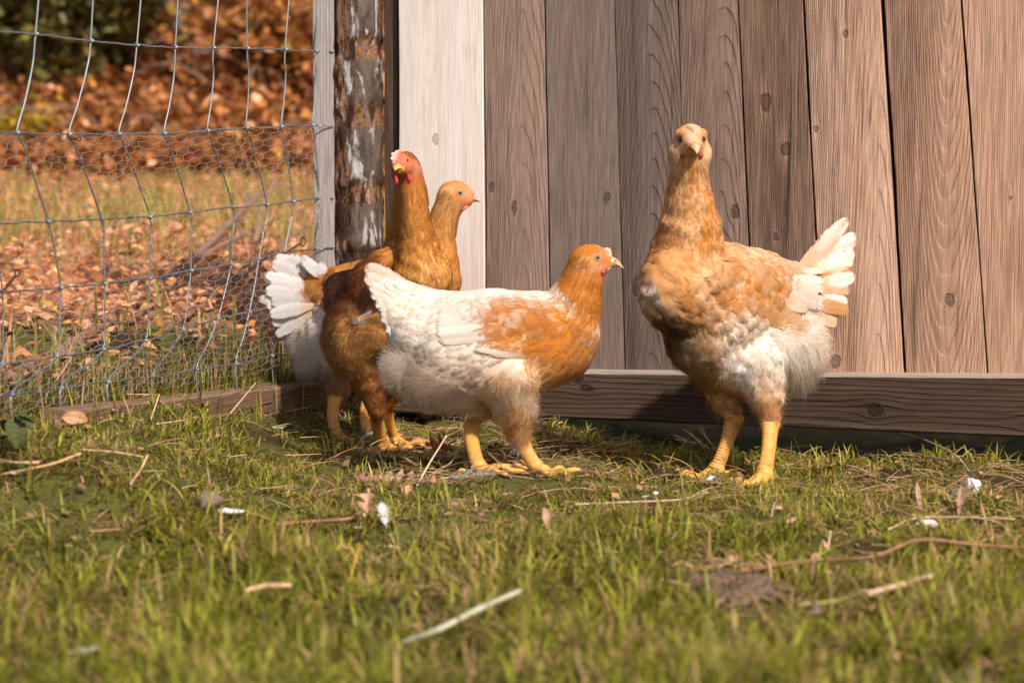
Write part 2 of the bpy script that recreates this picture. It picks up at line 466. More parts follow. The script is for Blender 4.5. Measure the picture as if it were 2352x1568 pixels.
for i, p in enumerate(PL):
    e = lambda k, y: edge(p[k][0], 0, p[k][1], 855, y)
    cs = [UW(e('l', BOTY) + p['gl'], BOTY, p['off']), UW(e('r', BOTY) - p['gr'], BOTY, p['off']), UW(e('l', TOPY) + p['gl'], TOPY, p['off']), UW(e('r', TOPY) - p['gr'], TOPY, p['off'])]
    base = (cs[0] + cs[1]) / 2
    kn = []
    po = wall_o + WD * ((base - wall_o) @ WD)              # plank's own origin on the wall line
    for (kx, ky, kr) in p['knots']:
        q = wl(UW(kx, ky, p['off']), po); kn.append((float(q[0]), float(q[2]), kr * .70))
    mat = wood('sawn_plank', p['early'], p['late'], p['ring'], kn, p['weather'], p['wamt'], p['stain'], min(.75, p['samt'] * 1.5), seed=i * 3.7,
               saw=p.get('saw', .5), relief=p.get('relief', .5), contrast=p['contrast'] * .85, streak=p.get('streak', .60))
    o = board('plank', mat, cs, 0.018, wall, po, seed=i, bow=0.0)
    o.location = (float((po - wall_o) @ WD), 0, 0)
    if i == 0: o['label'] = 'whitewashed plank at the left end of the wall'

# dark board standing edge-on at the wall's left end
cs = [UW(884, 900, -.012), UW(913, 900, -.012), UW(881, TOPY, -.012), UW(913, TOPY, -.012)]
M_DARK = wood('dark_board', (.095, .060, .042), (.045, .028, .020), (.0, .02, .02, 220), [], (.12, .085, .065), .4, (.02, .014, .011), .5, 41.0, .4, .5)
o = board('edge_board', M_DARK, cs, 0.05, wall, wall_o, seed=31); o['label'] = 'narrow dark board edge at the left end of the wall'

# unseen board added behind the planks so no light passes the gaps
cs = [UW(890, 960, -.026), UW(2990, 960, -.026), UW(890, TOPY, -.026), UW(2990, TOPY, -.026)]
board('backing_board', M_DARK, cs, 0.02, wall, wall_o, seed=32, nrow=3)

# sill beam: two faces meet at the nearer ridge, wavy long grain
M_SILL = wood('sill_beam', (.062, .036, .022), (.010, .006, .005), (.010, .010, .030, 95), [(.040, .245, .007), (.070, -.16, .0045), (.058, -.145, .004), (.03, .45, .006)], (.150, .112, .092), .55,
              (.012, .008, .006), .75, 77.0, .2, .8, .9, horiz=True, sunlit_grit=.75)
so = UW(1600, 1000, .03); so[2] = wl(UW(1600, 985, .03), wall_o)[2]
cs = [UW(886, 947, .032), UW(2990, 1030, .032), UW(886, 852, .032), UW(2990, 864, .032)]
so = wall_o.copy(); so[2] = 0.0
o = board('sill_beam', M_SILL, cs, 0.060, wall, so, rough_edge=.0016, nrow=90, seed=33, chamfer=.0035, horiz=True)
o['label'] = 'dark sill beam along the foot of the planks'

# ------------------------------------------------------------------ corner posts
def box_post(name, mat, xl, xr, Yf, depth, ytop, ybot, seed):
    cs = [U(xl[1], ybot, Yf), U(xr[1], ybot, Yf), U(xl[0], ytop, Yf), U(xr[0], ytop, Yf)]
    o = (cs[0] + cs[1]) / 2; 
    return o, cs
M_POST = wood('grey_post', (.36, .30, .265), (.22, .17, .14), (.03, .02, .015, 190), [], (.42, .385, .37), .7, (.13, .09, .075), .3, 55.0, .4, .4, .35)
cs = [UW(726, 905, .012), UW(766, 905, .012), UW(706, -900, .012), UW(766, -900, .012)]
po = (cs[0] + cs[1]) / 2; po[2] = float(ground_z(po[0], po[1])) - .01
post = link('corner_post', None) if False else None
pt = board('corner_post', M_POST, cs, 0.045, None, po, seed=51)
pt.location = po; pt.rotation_euler = (0, 0, WANG)
tag(pt, 'square grey timber post at the corner carrying the wire fence', 'post')

# log with flaking bark
lc = UW(826, 900, -.012); lr = (880 - 771) / 2 / FPX * lc[1]
na, nh = 96, 240
A = np.linspace(0, 2 * math.pi, na, endpoint=False)[None]; Zs = np.linspace(-.05, 1.15, nh)[:, None]
rs = np.random.default_rng(5)
bz = [UW(826, y, 0)[2] for y in (95, 105, 195, 280, 440, 455)]
R = lr * (1 + .03 * np.sin(2 * A + Zs * 5) + .02 * np.sin(3 * A - Zs * 9 + 1))
R = R + .0012 * wob(A * .9, Zs * 5, 6) + .0008 * wob(A * 1.4 + 3, Zs * 16, 5)
for zb in (UW(826, 112, 0)[2], UW(826, 265, 0)[2], UW(826, 440, 0)[2], UW(826, 590, 0)[2]):
    dz = Zs - zb - .008 * np.sin(A * 1.5) 
    R = R - .0028 * np.exp(-(dz / .010) ** 2) + .0016 * np.exp(-((dz - .016) / .008) ** 2)
lv = np.stack([np.cos(A) * R, np.sin(A) * R, Zs + 0 * A], -1).reshape(-1, 3)
i = np.arange(nh - 1)[:, None] * na; j = np.arange(na)[None]; j2 = (j + 1) % na
lq = np.stack([i + j, i + j2, i + na + j2, i + na + j], -1).reshape(-1, 4)
g = G('flaking_bark')
co = g.coords(); s = g.sep(co)
nA = g.noise(g.comb(g.mul(s[0], 60), g.mul(s[1], 60), g.mul(s[2], 16)), 1.0, 5, 0.65, 0.6)
nB = g.noise(g.comb(g.mul(s[0], 48), g.mul(s[1], 48), g.add(g.mul(s[2], 11), 9.0)), 1.0, 4, 0.6, 1.2)
nC = g.noise(co, 260, 4, 0.7)
c = g.mix(g.step(nA, .35, .65), (.050, .031, .022), (.135, .100, .080))
c = g.mix(g.mul(g.step(nB, .53, .60), .9), c, (.40, .375, .355))
band = None
for zb in (UW(826, 112, 0)[2], UW(826, 265, 0)[2], UW(826, 440, 0)[2], UW(826, 590, 0)[2]):
    d = g.m('ABSOLUTE', g.sub(g.sub(s[2], float(zb)), g.mul(g.sub(nA, .5), .03)))
    b = g.step(d, .021, .013); band = b if band is None else g.m('MAXIMUM', band, b)
side = g.step(g.add(s[0], g.mul(g.sub(nB, .5), .03)), -.010, -.017)
fl = g.m('MAXIMUM', band, side)
c = g.mix(g.mul(fl, g.step(nC, .46, .56)), c, (.30, .125, .040))
c = g.mix(g.mul(fl, g.step(nA, .56, .44)), c, (.040, .020, .013))
c = g.mix(g.step(nC, .62, .72, 0, .6), c, (.035, .022, .016))
M_BARK = g.bsdf(c, .9, .12, g.bump(g.add(g.mul(nC, .8), g.mul(nA, 1.4)), .9, .0028))
lg = link('log_post', make_mesh('log_post', lv, lq), M_BARK, None, (lc[0], lc[1], 0))
tag(lg, 'round log post with flaking orange and whitish bark beside the grey post', 'post')

# ------------------------------------------------------------------ base boards below the fence
FC = V(-0.272, 3.235); FDIR = nrm(V(-0.28, -0.79))            # fence line on the ground, from the corner towards the lens
FN = V(-FDIR[1], FDIR[0])                                     # towards the yard (right)
if FN[0] < 0: FN = -FN
def UF(px, py, off=0.0):
    """point of the photograph on the fence plane"""
    d = ray(px, py); o = V(0, 0, CAM_H); n = V(FN[0], FN[1], 0)
    q = V(FC[0], FC[1], 0) + n * off
    return o + d * (((q - o) @ n) / (d @ n))[..., None] if np.ndim(px) else o + d * (((q - o) @ n) / (d @ n))

M_BASE = wood('base_board', (.20, .12, .075), (.09, .052, .032), (.0, .02, .02, 220), [], (.15, .095, .065), .5, (.03, .018, .012), .7, 91.0, .5, .5, .4, horiz=True)
def ground_board(name, a_top, b_top, drop_a, drop_b, width, label, mat=M_BASE):
    """plank on edge from a to b (front top edge, world), height drop, width going away from the yard"""
    n = 24; t = np.linspace(0, 1, n)[:, None]
    top = a_top + (b_top - a_top) * t; bot = top.copy(); bot[:, 2] -= (drop_a + (drop_b - drop_a) * t[:, 0])
    rs = np.random.default_rng(int(abs(a_top[0]) * 1e4)); 
    top[:, 2] += rs.normal(0, .0004, n); 
    back = np.array([-FN[0], -FN[1], 0.0]) * width
    back[2] = .002
    ring = np.stack([bot + back, top + back, top + V(0, 0, .0008) + back * .12, top + V(FN[0], FN[1], 0) * .0015 - V(0, 0, .0015), bot], 1)
    o = a_top.copy(); v = (ring - o).reshape(-1, 3); k = 5
    # local frame: x along the board
    d = nrm((b_top - a_top)[:2]); ang = math.atan2(d[1], d[0])
    Rm = np.array([[math.cos(ang), math.sin(ang), 0], [-math.sin(ang), math.cos(ang), 0], [0, 0, 1]])
    v = v @ Rm.T
    i = np.arange(n - 1)[:, None] * k; j = np.arange(k)[None]; j2 = (j + 1) % k
    q = np.stack([i + j, i + j2, i + k + j2, i + k + j], -1).reshape(-1, 4)
    tr = [(0, a, a + 1) for a in range(1, k - 1)] + [((n - 1) * k, (n - 1) * k + a + 1, (n - 1) * k + a) for a in range(1, k - 1)]
    ob = link(name, make_mesh(name, v, q, tr, smooth=False), mat)
    ob.location = o; ob.rotation_euler = (0, 0, ang)
    return tag(ob, label, 'board')
ground_board('base_board', UF(150, 944, .035), UF(622, 893, .035), .034, .045, .030, 'long brown board on edge in the grass below the wire fence')
ground_board('base_board', UF(628, 893, .030), UF(748, 880, .030), .055, .05, .026, 'short shaded board end below the fence beside the corner post')
# ------------------------------------------------------------------ wire fence
M_WIRE = simple_mat('galvanised_wire', (.24, .27, .29), .42, .5, .75, .35, 90)
M_STAY = simple_mat('stay_wire', (.25, .26, .26), .50, .5, .7, .25, 120)
M_NET = simple_mat('netting_wire', (.34, .29, .25), .5, .4, .55, .35, 150)
M_RUST = simple_mat('rusty_wire', (.07, .035, .025), .8, .2, .2, .4, 300)
c6 = lambda x, y: (x * .3472, y * .3472)
c7 = lambda x, y: (x * .3472, 483.8 + y * .3472)
ROWS = [
    [c6(*p) for p in [(265, 0), (620, 0), (940, 0), (1183, 0), (1455, 0), (1632, 0), (1920, 0), (2110, 0)]],
    [c6(*p) for p in [(235, 225), (600, 270), (905, 300), (1160, 312), (1412, 316), (1635, 320), (1886, 328), (2088, 338)]],
    [c6(*p) for p in [(112, 878), (455, 888), (785, 885), (1085, 882), (1372, 863), (1628, 848), (1860, 838), (2066, 828)]],
    [c6(*p) for p in [(318, 1465), (672, 1450), (990, 1435), (1255, 1405), (1540, 1372), (1765, 1355), (1938, 1332), (2112, 1312)]],
    [c7(*p) for p in [(400, 510), (693, 483), (990, 447), (1262, 397), (1528, 353), (1712, 315), (1882, 275), (2090, 255)]],
    [c7(*p) for p in [(372, 963), (680, 918), (962, 860), (1208, 790), (1440, 715), (1648, 672), (1840, 628), (2084, 590)]],
    [c7(*p) for p in [(75, 1215), (400, 1172), (712, 1135), (1005, 1098), (1300, 1050), (1560, 1012), (1797, 962), (2060, 925)]],
]
LEFT = [c6(-125, 0), c6(-170, 190), c6(-270, 868), c6(-55, 1478), c7(15, 540), c7(10, 1020), c7(-300, 1262)]    # stay just outside the frame
LEFT2 = [c6(-560, 0), c6(-620, 150), c6(-700, 862), c6(-480, 1490), c7(-420, 575), c7(-430, 1090), c7(-740, 1320)]
fo = V(FC[0], FC[1], float(ground_z(FC[0], FC[1])))
fence = empty('wire_fence', fo, 'sagging galvanised wire stock fence with hexagonal netting on its lower half', 'fence')
NODE = []
for r, row in enumerate(ROWS):
    full = [LEFT2[r], LEFT[r]] + row
    NODE.append([UF(x, y) for (x, y) in full])
NODE = np.array(NODE)                        # rows, stays, 3
NR, NS = NODE.shape[:2]
top_ext = NODE[0] + (NODE[0] - NODE[1]) * .75 + V(0, 0, .03)
fa = Acc()
def kink(P, n, amp, seed):
    rs = np.random.default_rng(seed); c = spline(P, n)
    w = rs.normal(0, 1, (n, 3)); k = np.ones(5) / 5
    w = np.stack([np.convolve(w[:, a], k, 'same') for a in range(3)], 1)
    w[0] = w[-1] = 0
    return c + w * amp
for r in range(NR):
    if r == 0: continue
    P = NODE[r]
    endp = UW(766, {1: 119, 2: 289, 3: 455, 4: 569, 5: 690, 6: 800}[r], .0135)
    P = np.vstack([P, endp])
    c = kink(P, 160, .0011, r)
    # crimp at each knot
    v, q, t = tube(c - fo, .00115, 6)
    link('line_wire', make_mesh('line_wire', v, q, t), M_WIRE, fence)
# a last line wire above the frame and stays
v, q, t = tube(kink(top_ext, 90, .001, 77) - fo, .00115, 6)
link('line_wire', make_mesh('line_wire', v, q, t), M_WIRE, fence)
bulge = [0, .0, .010, -.006, .002, .0, .0]
for s in range(NS):
    P = [top_ext[s]]
    for r in range(1, NR):
        a = NODE[r - 1][s] if r > 1 else top_ext[s]; b = NODE[r][s]
        if r >= 2:
            if r == 2:
                P.append(a + (b - a) * .33 + V(FDIR[0], FDIR[1], 0) * -.006); P.append(a + (b - a) * .7 + V(FDIR[0], FDIR[1], 0) * -.004)
            elif r == 3:
                P.append(a + (b - a) * .18 + V(FDIR[0], FDIR[1], 0) * -.004)
            else:
                P.append(a + (b - a) * .5 + V(FDIR[0], FDIR[1], 0) * -.002)
        P.append(b)
    gnd = P[-1].copy(); gnd[2] = float(ground_z(gnd[0], gnd[1])) - .01; gnd[:2] += FN * .004
    P.append(gnd)
    P = np.array(P)
    # stays go straight from knot to knot with a slight offset at each knot
    seg = spline(P, 120)
    v, q, t = tube(seg - fo, .0011, 6)
    link('stay_wire', make_mesh('stay_wire', v, q, t), M_STAY, fence)
# knots
kn = Acc()
for r in range(1, NR):
    for s in range(NS):
        c = NODE[r][s] - fo
        th = np.linspace(0, 2 * math.pi * 2.2, 26)
        ax = V(FDIR[0], FDIR[1], 0)
        p = c + np.stack([0 * th, 0 * th, 0 * th], -1) + ax * (np.linspace(-.0032, .0032, 26))[:, None] + (V(0, 0, 1) * np.cos(th)[:, None] + V(FN[0], FN[1], 0) * np.sin(th)[:, None]) * .0019
        v, q, t = tube(p, .0009, 5); kn.add(v, q, t)
o = link('wire_knot', kn.mesh('wire_knot'), M_WIRE, fence); tag(o, kind='stuff')

# hexagonal netting between row 2 and the ground
def fence_uv(u, w):
    """u along stays (0 .. NS-1), w rows 2..6 -> world, bilinear on the node net"""
    iu = np.clip(u.astype(int), 0, NS - 2); fu = (u - iu)[:, None]
    iw = np.clip(w.astype(int), 0, NR - 2); fw = (w - iw)[:, None]
    a = NODE[iw, iu] * (1 - fu) + NODE[iw, iu + 1] * fu
    b = NODE[iw + 1, iu] * (1 - fu) + NODE[iw + 1, iu + 1] * fu
    return a * (1 - fw) + b * fw
# work in a metric strip along the fence plane
TOPZ = None
hexs = .0085
Lf = np.linalg.norm((NODE[3, -1] - NODE[3, 0]))
s_coord = lambda P: (P[:, :2] - FC) @ FDIR
def row_z(r, S):
    s = s_coord(NODE[r]); o = np.argsort(s)
    return np.interp(S, s[o], NODE[r][o, 2])
cw, ch = .0330, .0080          # hexagon cell width along the fence, height
edges = []
smax = float(s_coord(NODE[3]).max()) + .02; 
segs = []
ncol = int((smax + .02) / cw); nrow_ = 50
def hexpt(a, b):
    """a along (m), b vertical (m) with sag and shear distortion"""
    S = a + .010 * np.sin(b * 30 + a * 6) + .006 * np.sin(a * 40)
    top = row_z(2, S) - .001
    bot = np.minimum(row_z(6, S) - .02, top - .05)
    hgt = top - bot
    B = b + .008 * np.sin(a * 9) * (b / .3) + .003 * np.sin(a * 31 + b * 20)
    z = top - np.clip(B, 0, 1) 
    xy = FC[None] + FDIR[None] * S[:, None] + FN[None] * (.003 + .003 * np.sin(a * 22 + b * 14))[:, None]
    return np.stack([xy[:, 0], xy[:, 1], z], 1), (z > bot)
ha = Acc()
pairs = []
for r in range(nrow_):
    for c_ in range(-1, ncol):
        # zig-zag wires: each hexagon row gives two slanted edges and one short twisted upright
        x0 = c_ * cw + (cw / 2 if r % 2 else 0); y0 = r * ch
        A_ = (x0, y0 + ch * .30); B_ = (x0 + cw / 2, y0 + ch * .0); C_ = (x0 + cw, y0 + ch * .30)
        D_ = (x0, y0 + ch * 1.0)
        pairs += [(A_, B_, .00040), (B_, C_, .00040), (A_, D_, .00055)]
Pa = np.array([p[0] for p in pairs]); Pb = np.array([p[1] for p in pairs]); Rr = np.array([p[2] for p in pairs])
A3, ok1 = hexpt(Pa[:, 0], Pa[:, 1]); B3, ok2 = hexpt(Pb[:, 0], Pb[:, 1])
ok = ok1 & ok2 & (s_coord(A3) > -.01) & (s_coord(A3) < smax)
A3, B3, Rr = A3[ok] - fo, B3[ok] - fo, Rr[ok]
d = nrm(B3 - A3); s1 = nrm(np.cross(d, V(FN[0], FN[1], .1))); s2 = np.cross(d, s1)
vs = []
for P in (A3, B3):
    for k in range(3):
        a = k * 2 * math.pi / 3
        vs.append(P + (s1 * math.cos(a) + s2 * math.sin(a)) * Rr[:, None])
hv = np.stack(vs, 1).reshape(-1, 3); b0 = np.arange(len(A3))[:, None] * 6
hq = np.concatenate([np.stack([b0[:, 0] + k, b0[:, 0] + (k + 1) % 3, b0[:, 0] + 3 + (k + 1) % 3, b0[:, 0] + 3 + k], -1) for k in range(3)])
o = link('hex_netting', make_mesh('hex_netting', hv, hq), M_NET, fence); tag(o, kind='stuff')

# rusty twisted ties
def tie(px, py, dx, dy, loop=True):
    c = UF(px, py, .004); e = UF(px + dx, py + dy, .010)
    ax = e - c; t = np.linspace(0, 1, 26)[:, None]
    side = nrm(np.cross(ax, V(FN[0], FN[1], 0)))
    for sgn in (0, math.pi):
        p = c + ax * t + (side * np.cos(t * 22 + sgn) + V(FN[0], FN[1], 0) * np.sin(t * 22 + sgn)) * .0010
        if loop:
            th = np.linspace(math.pi * .9, math.pi * 2.9, 18)[:, None]
            L = np.linalg.norm(ax) * .16
            p = np.vstack([p, e + nrm(ax) * L + (nrm(ax) * np.cos(th) + side * np.sin(th)) * L])
        v, q, tr = tube(p - fo, .0008, 5)
        yield v, q, tr
for (x, y, dx, dy) in [(5, 671, 30, -38), (654, 581, 36, -22)]:
    a = Acc()
    for v, q, tr in tie(x, y, dx, dy): a.add(v, q, tr)
    link('tie_wire', a.mesh('tie_wire'), M_RUST, fence)
for (x, y) in [(168, 316), (575, 297)]:
    a = Acc()
    for v, q, tr in tie(x - 14, y, 24, 3, True): a.add(v, q, tr)
    link('tie_wire', a.mesh('tie_wire'), M_RUST, fence)
# ------------------------------------------------------------------ hens: one smooth body surface, plumage laid on it
M_SKINB = attr_mat('plumage_under', .8, .1, 0.0, .25, 120, .5)
def feather_mat():
    g = G('feather')
    c = g.attr()[0]
    n = g.noise(g.coords(), 330, 3, .6)
    c = g.mix(1.0, c, g.mix(n, (.86,) * 3, (1.14,) * 3), 'MULTIPLY')
    uv = g.sep(g.attr('across')[1])
    f = g.noise(g.coords(), 1100, 2, .6)
    e = g.add(g.m('ABSOLUTE', uv[0]), g.mul(g.sub(f, .5), 1.1))
    tt = g.add(uv[1], g.mul(g.sub(f, .5), .55))
    a = g.m('MAXIMUM', g.step(e, .72, 1.10), g.step(tt, .84, 1.06))
    mat = g.bsdf(c, .62, .16, None, 0, .22, c)
    src = g.out.inputs[0].links[0].from_socket
    tr = g.node('ShaderNodeBsdfTransparent'); mx = g.node('ShaderNodeMixShader')
    g.put(mx.inputs[0], a); g.nt.links.new(src, mx.inputs[1]); g.nt.links.new(tr.outputs[0], mx.inputs[2]); g.nt.links.new(mx.outputs[0], g.out.inputs[0])
    return mat
M_FEATHER = feather_mat()
M_DOWN = attr_mat('down_barb', .65, .12, .25)
def quill_mat():
    g = G('quill_feather')
    c = g.attr()[0]
    uv = g.sep(g.attr('across')[1])
    s = g.m('SINE', g.mul(g.sub(uv[1], g.mul(g.m('ABSOLUTE', uv[0]), -.06)), 420))
    n = g.noise(g.coords(), 240, 3)
    c = g.mix(1.0, c, g.mix(g.mul(g.add(n, g.mul(s, .05)), 1.0), (.90,) * 3, (1.08,) * 3), 'MULTIPLY')
    f = g.noise(g.comb(g.mul(uv[0], .6), g.mul(g.sub(uv[1], g.mul(g.m('ABSOLUTE', uv[0]), .10)), 34), g.noise(g.coords(), 40, 1)), 1.0, 3, .7)
    e = g.add(g.m('ABSOLUTE', uv[0]), g.mul(g.sub(f, .5), .95))
    c = g.mix(1.0, c, g.mix(f, (.80,) * 3, (1.14,) * 3), 'MULTIPLY')
    c = g.mix(g.mul(g.step(g.m('ABSOLUTE', uv[0]), .10, .03), .45), c, (.52, .42, .33))
    mat = None
    f2 = g.noise(g.comb(0.0, g.mul(g.sub(uv[1], g.mul(g.m('ABSOLUTE', uv[0]), .12)), 11), g.mul(g.noise(g.coords(), 25, 0), 9)), 1.0, 2, .5)
    e = g.add(e, g.mul(g.step(f2, .60, .72), .45))
    a = g.m('MAXIMUM', g.step(e, .84, 1.10), g.step(g.add(uv[1], g.mul(g.sub(f, .5), .16)), .93, 1.01))
    mat = g.bsdf(c, .55, .2, g.bump(s, .12, .0003), 0, .30, c)
    src = g.out.inputs[0].links[0].from_socket
    tr = g.node('ShaderNodeBsdfTransparent'); mx = g.node('ShaderNodeMixShader')
    g.put(mx.inputs[0], a); g.nt.links.new(src, mx.inputs[1]); g.nt.links.new(tr.outputs[0], mx.inputs[2]); g.nt.links.new(mx.outputs[0], g.out.inputs[0])
    return mat
M_QUILL = quill_mat()
def leg_mat():
    g = G('scaly_leg')
    n = g.noise(g.coords(), 130, 4); n2 = g.noise(g.coords(), 420, 3, .7)
    c = g.mix(n, (.56, .235, .040), (.70, .37, .095))
    c = g.mix(g.step(n2, .60, .75, 0, .45), c, (.20, .10, .04))
    n3 = g.noise(g.coords(), 60, 4, .7); z = g.sep(g.coords())[2]
    c = g.mix(g.mul(g.step(n3, .50, .66), g.step(z, .05, .0, .15, .85)), c, (.10, .06, .03))
    c = g.mix(1.0, c, g.attr()[0], 'MULTIPLY')
    return g.bsdf(c, .48, .35, g.bump(n2, .6, .0008), 0, 0, None, .03, .10)
M_LEG = leg_mat()
M_CLAW = simple_mat('claw', (.24, .16, .10), .4, .4, 0, .3, 200)
M_BEAK = attr_mat('beak', .38, .4, 0, .15, 160, .15, .1, .15)
M_COMB = attr_mat('comb_skin', .5, .35, 0, .25, 420, .7, 0, 0)
M_PUPIL = simple_mat('pupil', (.004, .004, .004), .10, .35, 0, .1, 10, .2)
M_IRIS = attr_mat('iris', .22, .3, 0, .25, 900, 0, .15)
M_LID = attr_mat('eyelid', .6, .3, 0, .2, 300, .2)

def samp(D, o, h, p):
    q = (p - o) / h
    i = np.clip(np.floor(q).astype(int), 0, np.array(D.shape[:3]) - 2); f = np.clip(q - i, 0, 1)
    x, y, z = i[..., 0], i[..., 1], i[..., 2]; fx, fy, fz = f[..., 0], f[..., 1], f[..., 2] 
    if D.ndim == 4: fx, fy, fz = fx[..., None], fy[..., None], fz[..., None]
    c = lambda a, b, d: D[x + a, y + b, z + d]
    return ((c(0, 0, 0) * (1 - fx) + c(1, 0, 0) * fx) * (1 - fy) + (c(0, 1, 0) * (1 - fx) + c(1, 1, 0) * fx) * fy) * (1 - fz) + \
           ((c(0, 0, 1) * (1 - fx) + c(1, 0, 1) * fx) * (1 - fy) + (c(0, 1, 1) * (1 - fx) + c(1, 1, 1) * fx) * fy) * fz

def surface_nets(D, o, h):
    S = D < 0
    nx, ny, nz = D.shape
    C = np.zeros((nx - 1, ny - 1, nz - 1), np.int8)
    for a in (0, 1):
        for b in (0, 1):
            for c in (0, 1):
                C += S[a:nx - 1 + a, b:ny - 1 + b, c:nz - 1 + c]
    act = (C > 0) & (C < 8)
    idx = -np.ones(C.shape, int); ijk = np.argwhere(act); idx[act] = np.arange(len(ijk))
    acc = np.zeros((len(ijk), 3)); cnt = np.zeros(len(ijk))
    corners = [(a, b, c) for a in (0, 1) for b in (0, 1) for c in (0, 1)]
    for a in range(8):
        for b in range(a + 1, 8):
            ca, cb = np.array(corners[a]), np.array(corners[b])
            if abs(ca - cb).sum() != 1: continue
            da = D[tuple((ijk + ca).T)]; db = D[tuple((ijk + cb).T)]
            m = (da < 0) != (db < 0)
            t = np.where(m, da / np.where(m, da - db, 1), 0)
            acc[m] += (ca + (cb - ca) * t[:, None])[m]; cnt[m] += 1
    vert = o + h * (ijk + acc / cnt[:, None])
    quads = []
    for ax in range(3):
        b, c = [(1, 2), (2, 0), (0, 1)][ax]
        sl0 = [slice(1, -1)] * 3; sl0[ax] = slice(0, -1)
        sl1 = [slice(1, -1)] * 3; sl1[ax] = slice(1, None)
        s0, s1 = S[tuple(sl0)], S[tuple(sl1)]
        for flip in (0, 1):
            m = (s0 & ~s1) if not flip else (~s0 & s1)
            p = np.argwhere(m); off = np.ones(3, int); off[ax] = 0; p = p + off
            eb = np.zeros(3, int); eb[b] = 1; ec = np.zeros(3, int); ec[c] = 1
            g = lambda q: idx[tuple(q.T)]
            ok = np.all(p < np.array(C.shape), 1); p = p[ok]
            Q = np.stack([g(p - eb - ec), g(p - ec), g(p), g(p - eb)], 1)
            quads.append(Q if not flip else Q[:, ::-1])
    Q = np.vstack(quads); Q = Q[np.all(Q >= 0, 1)]
    return vert, Q

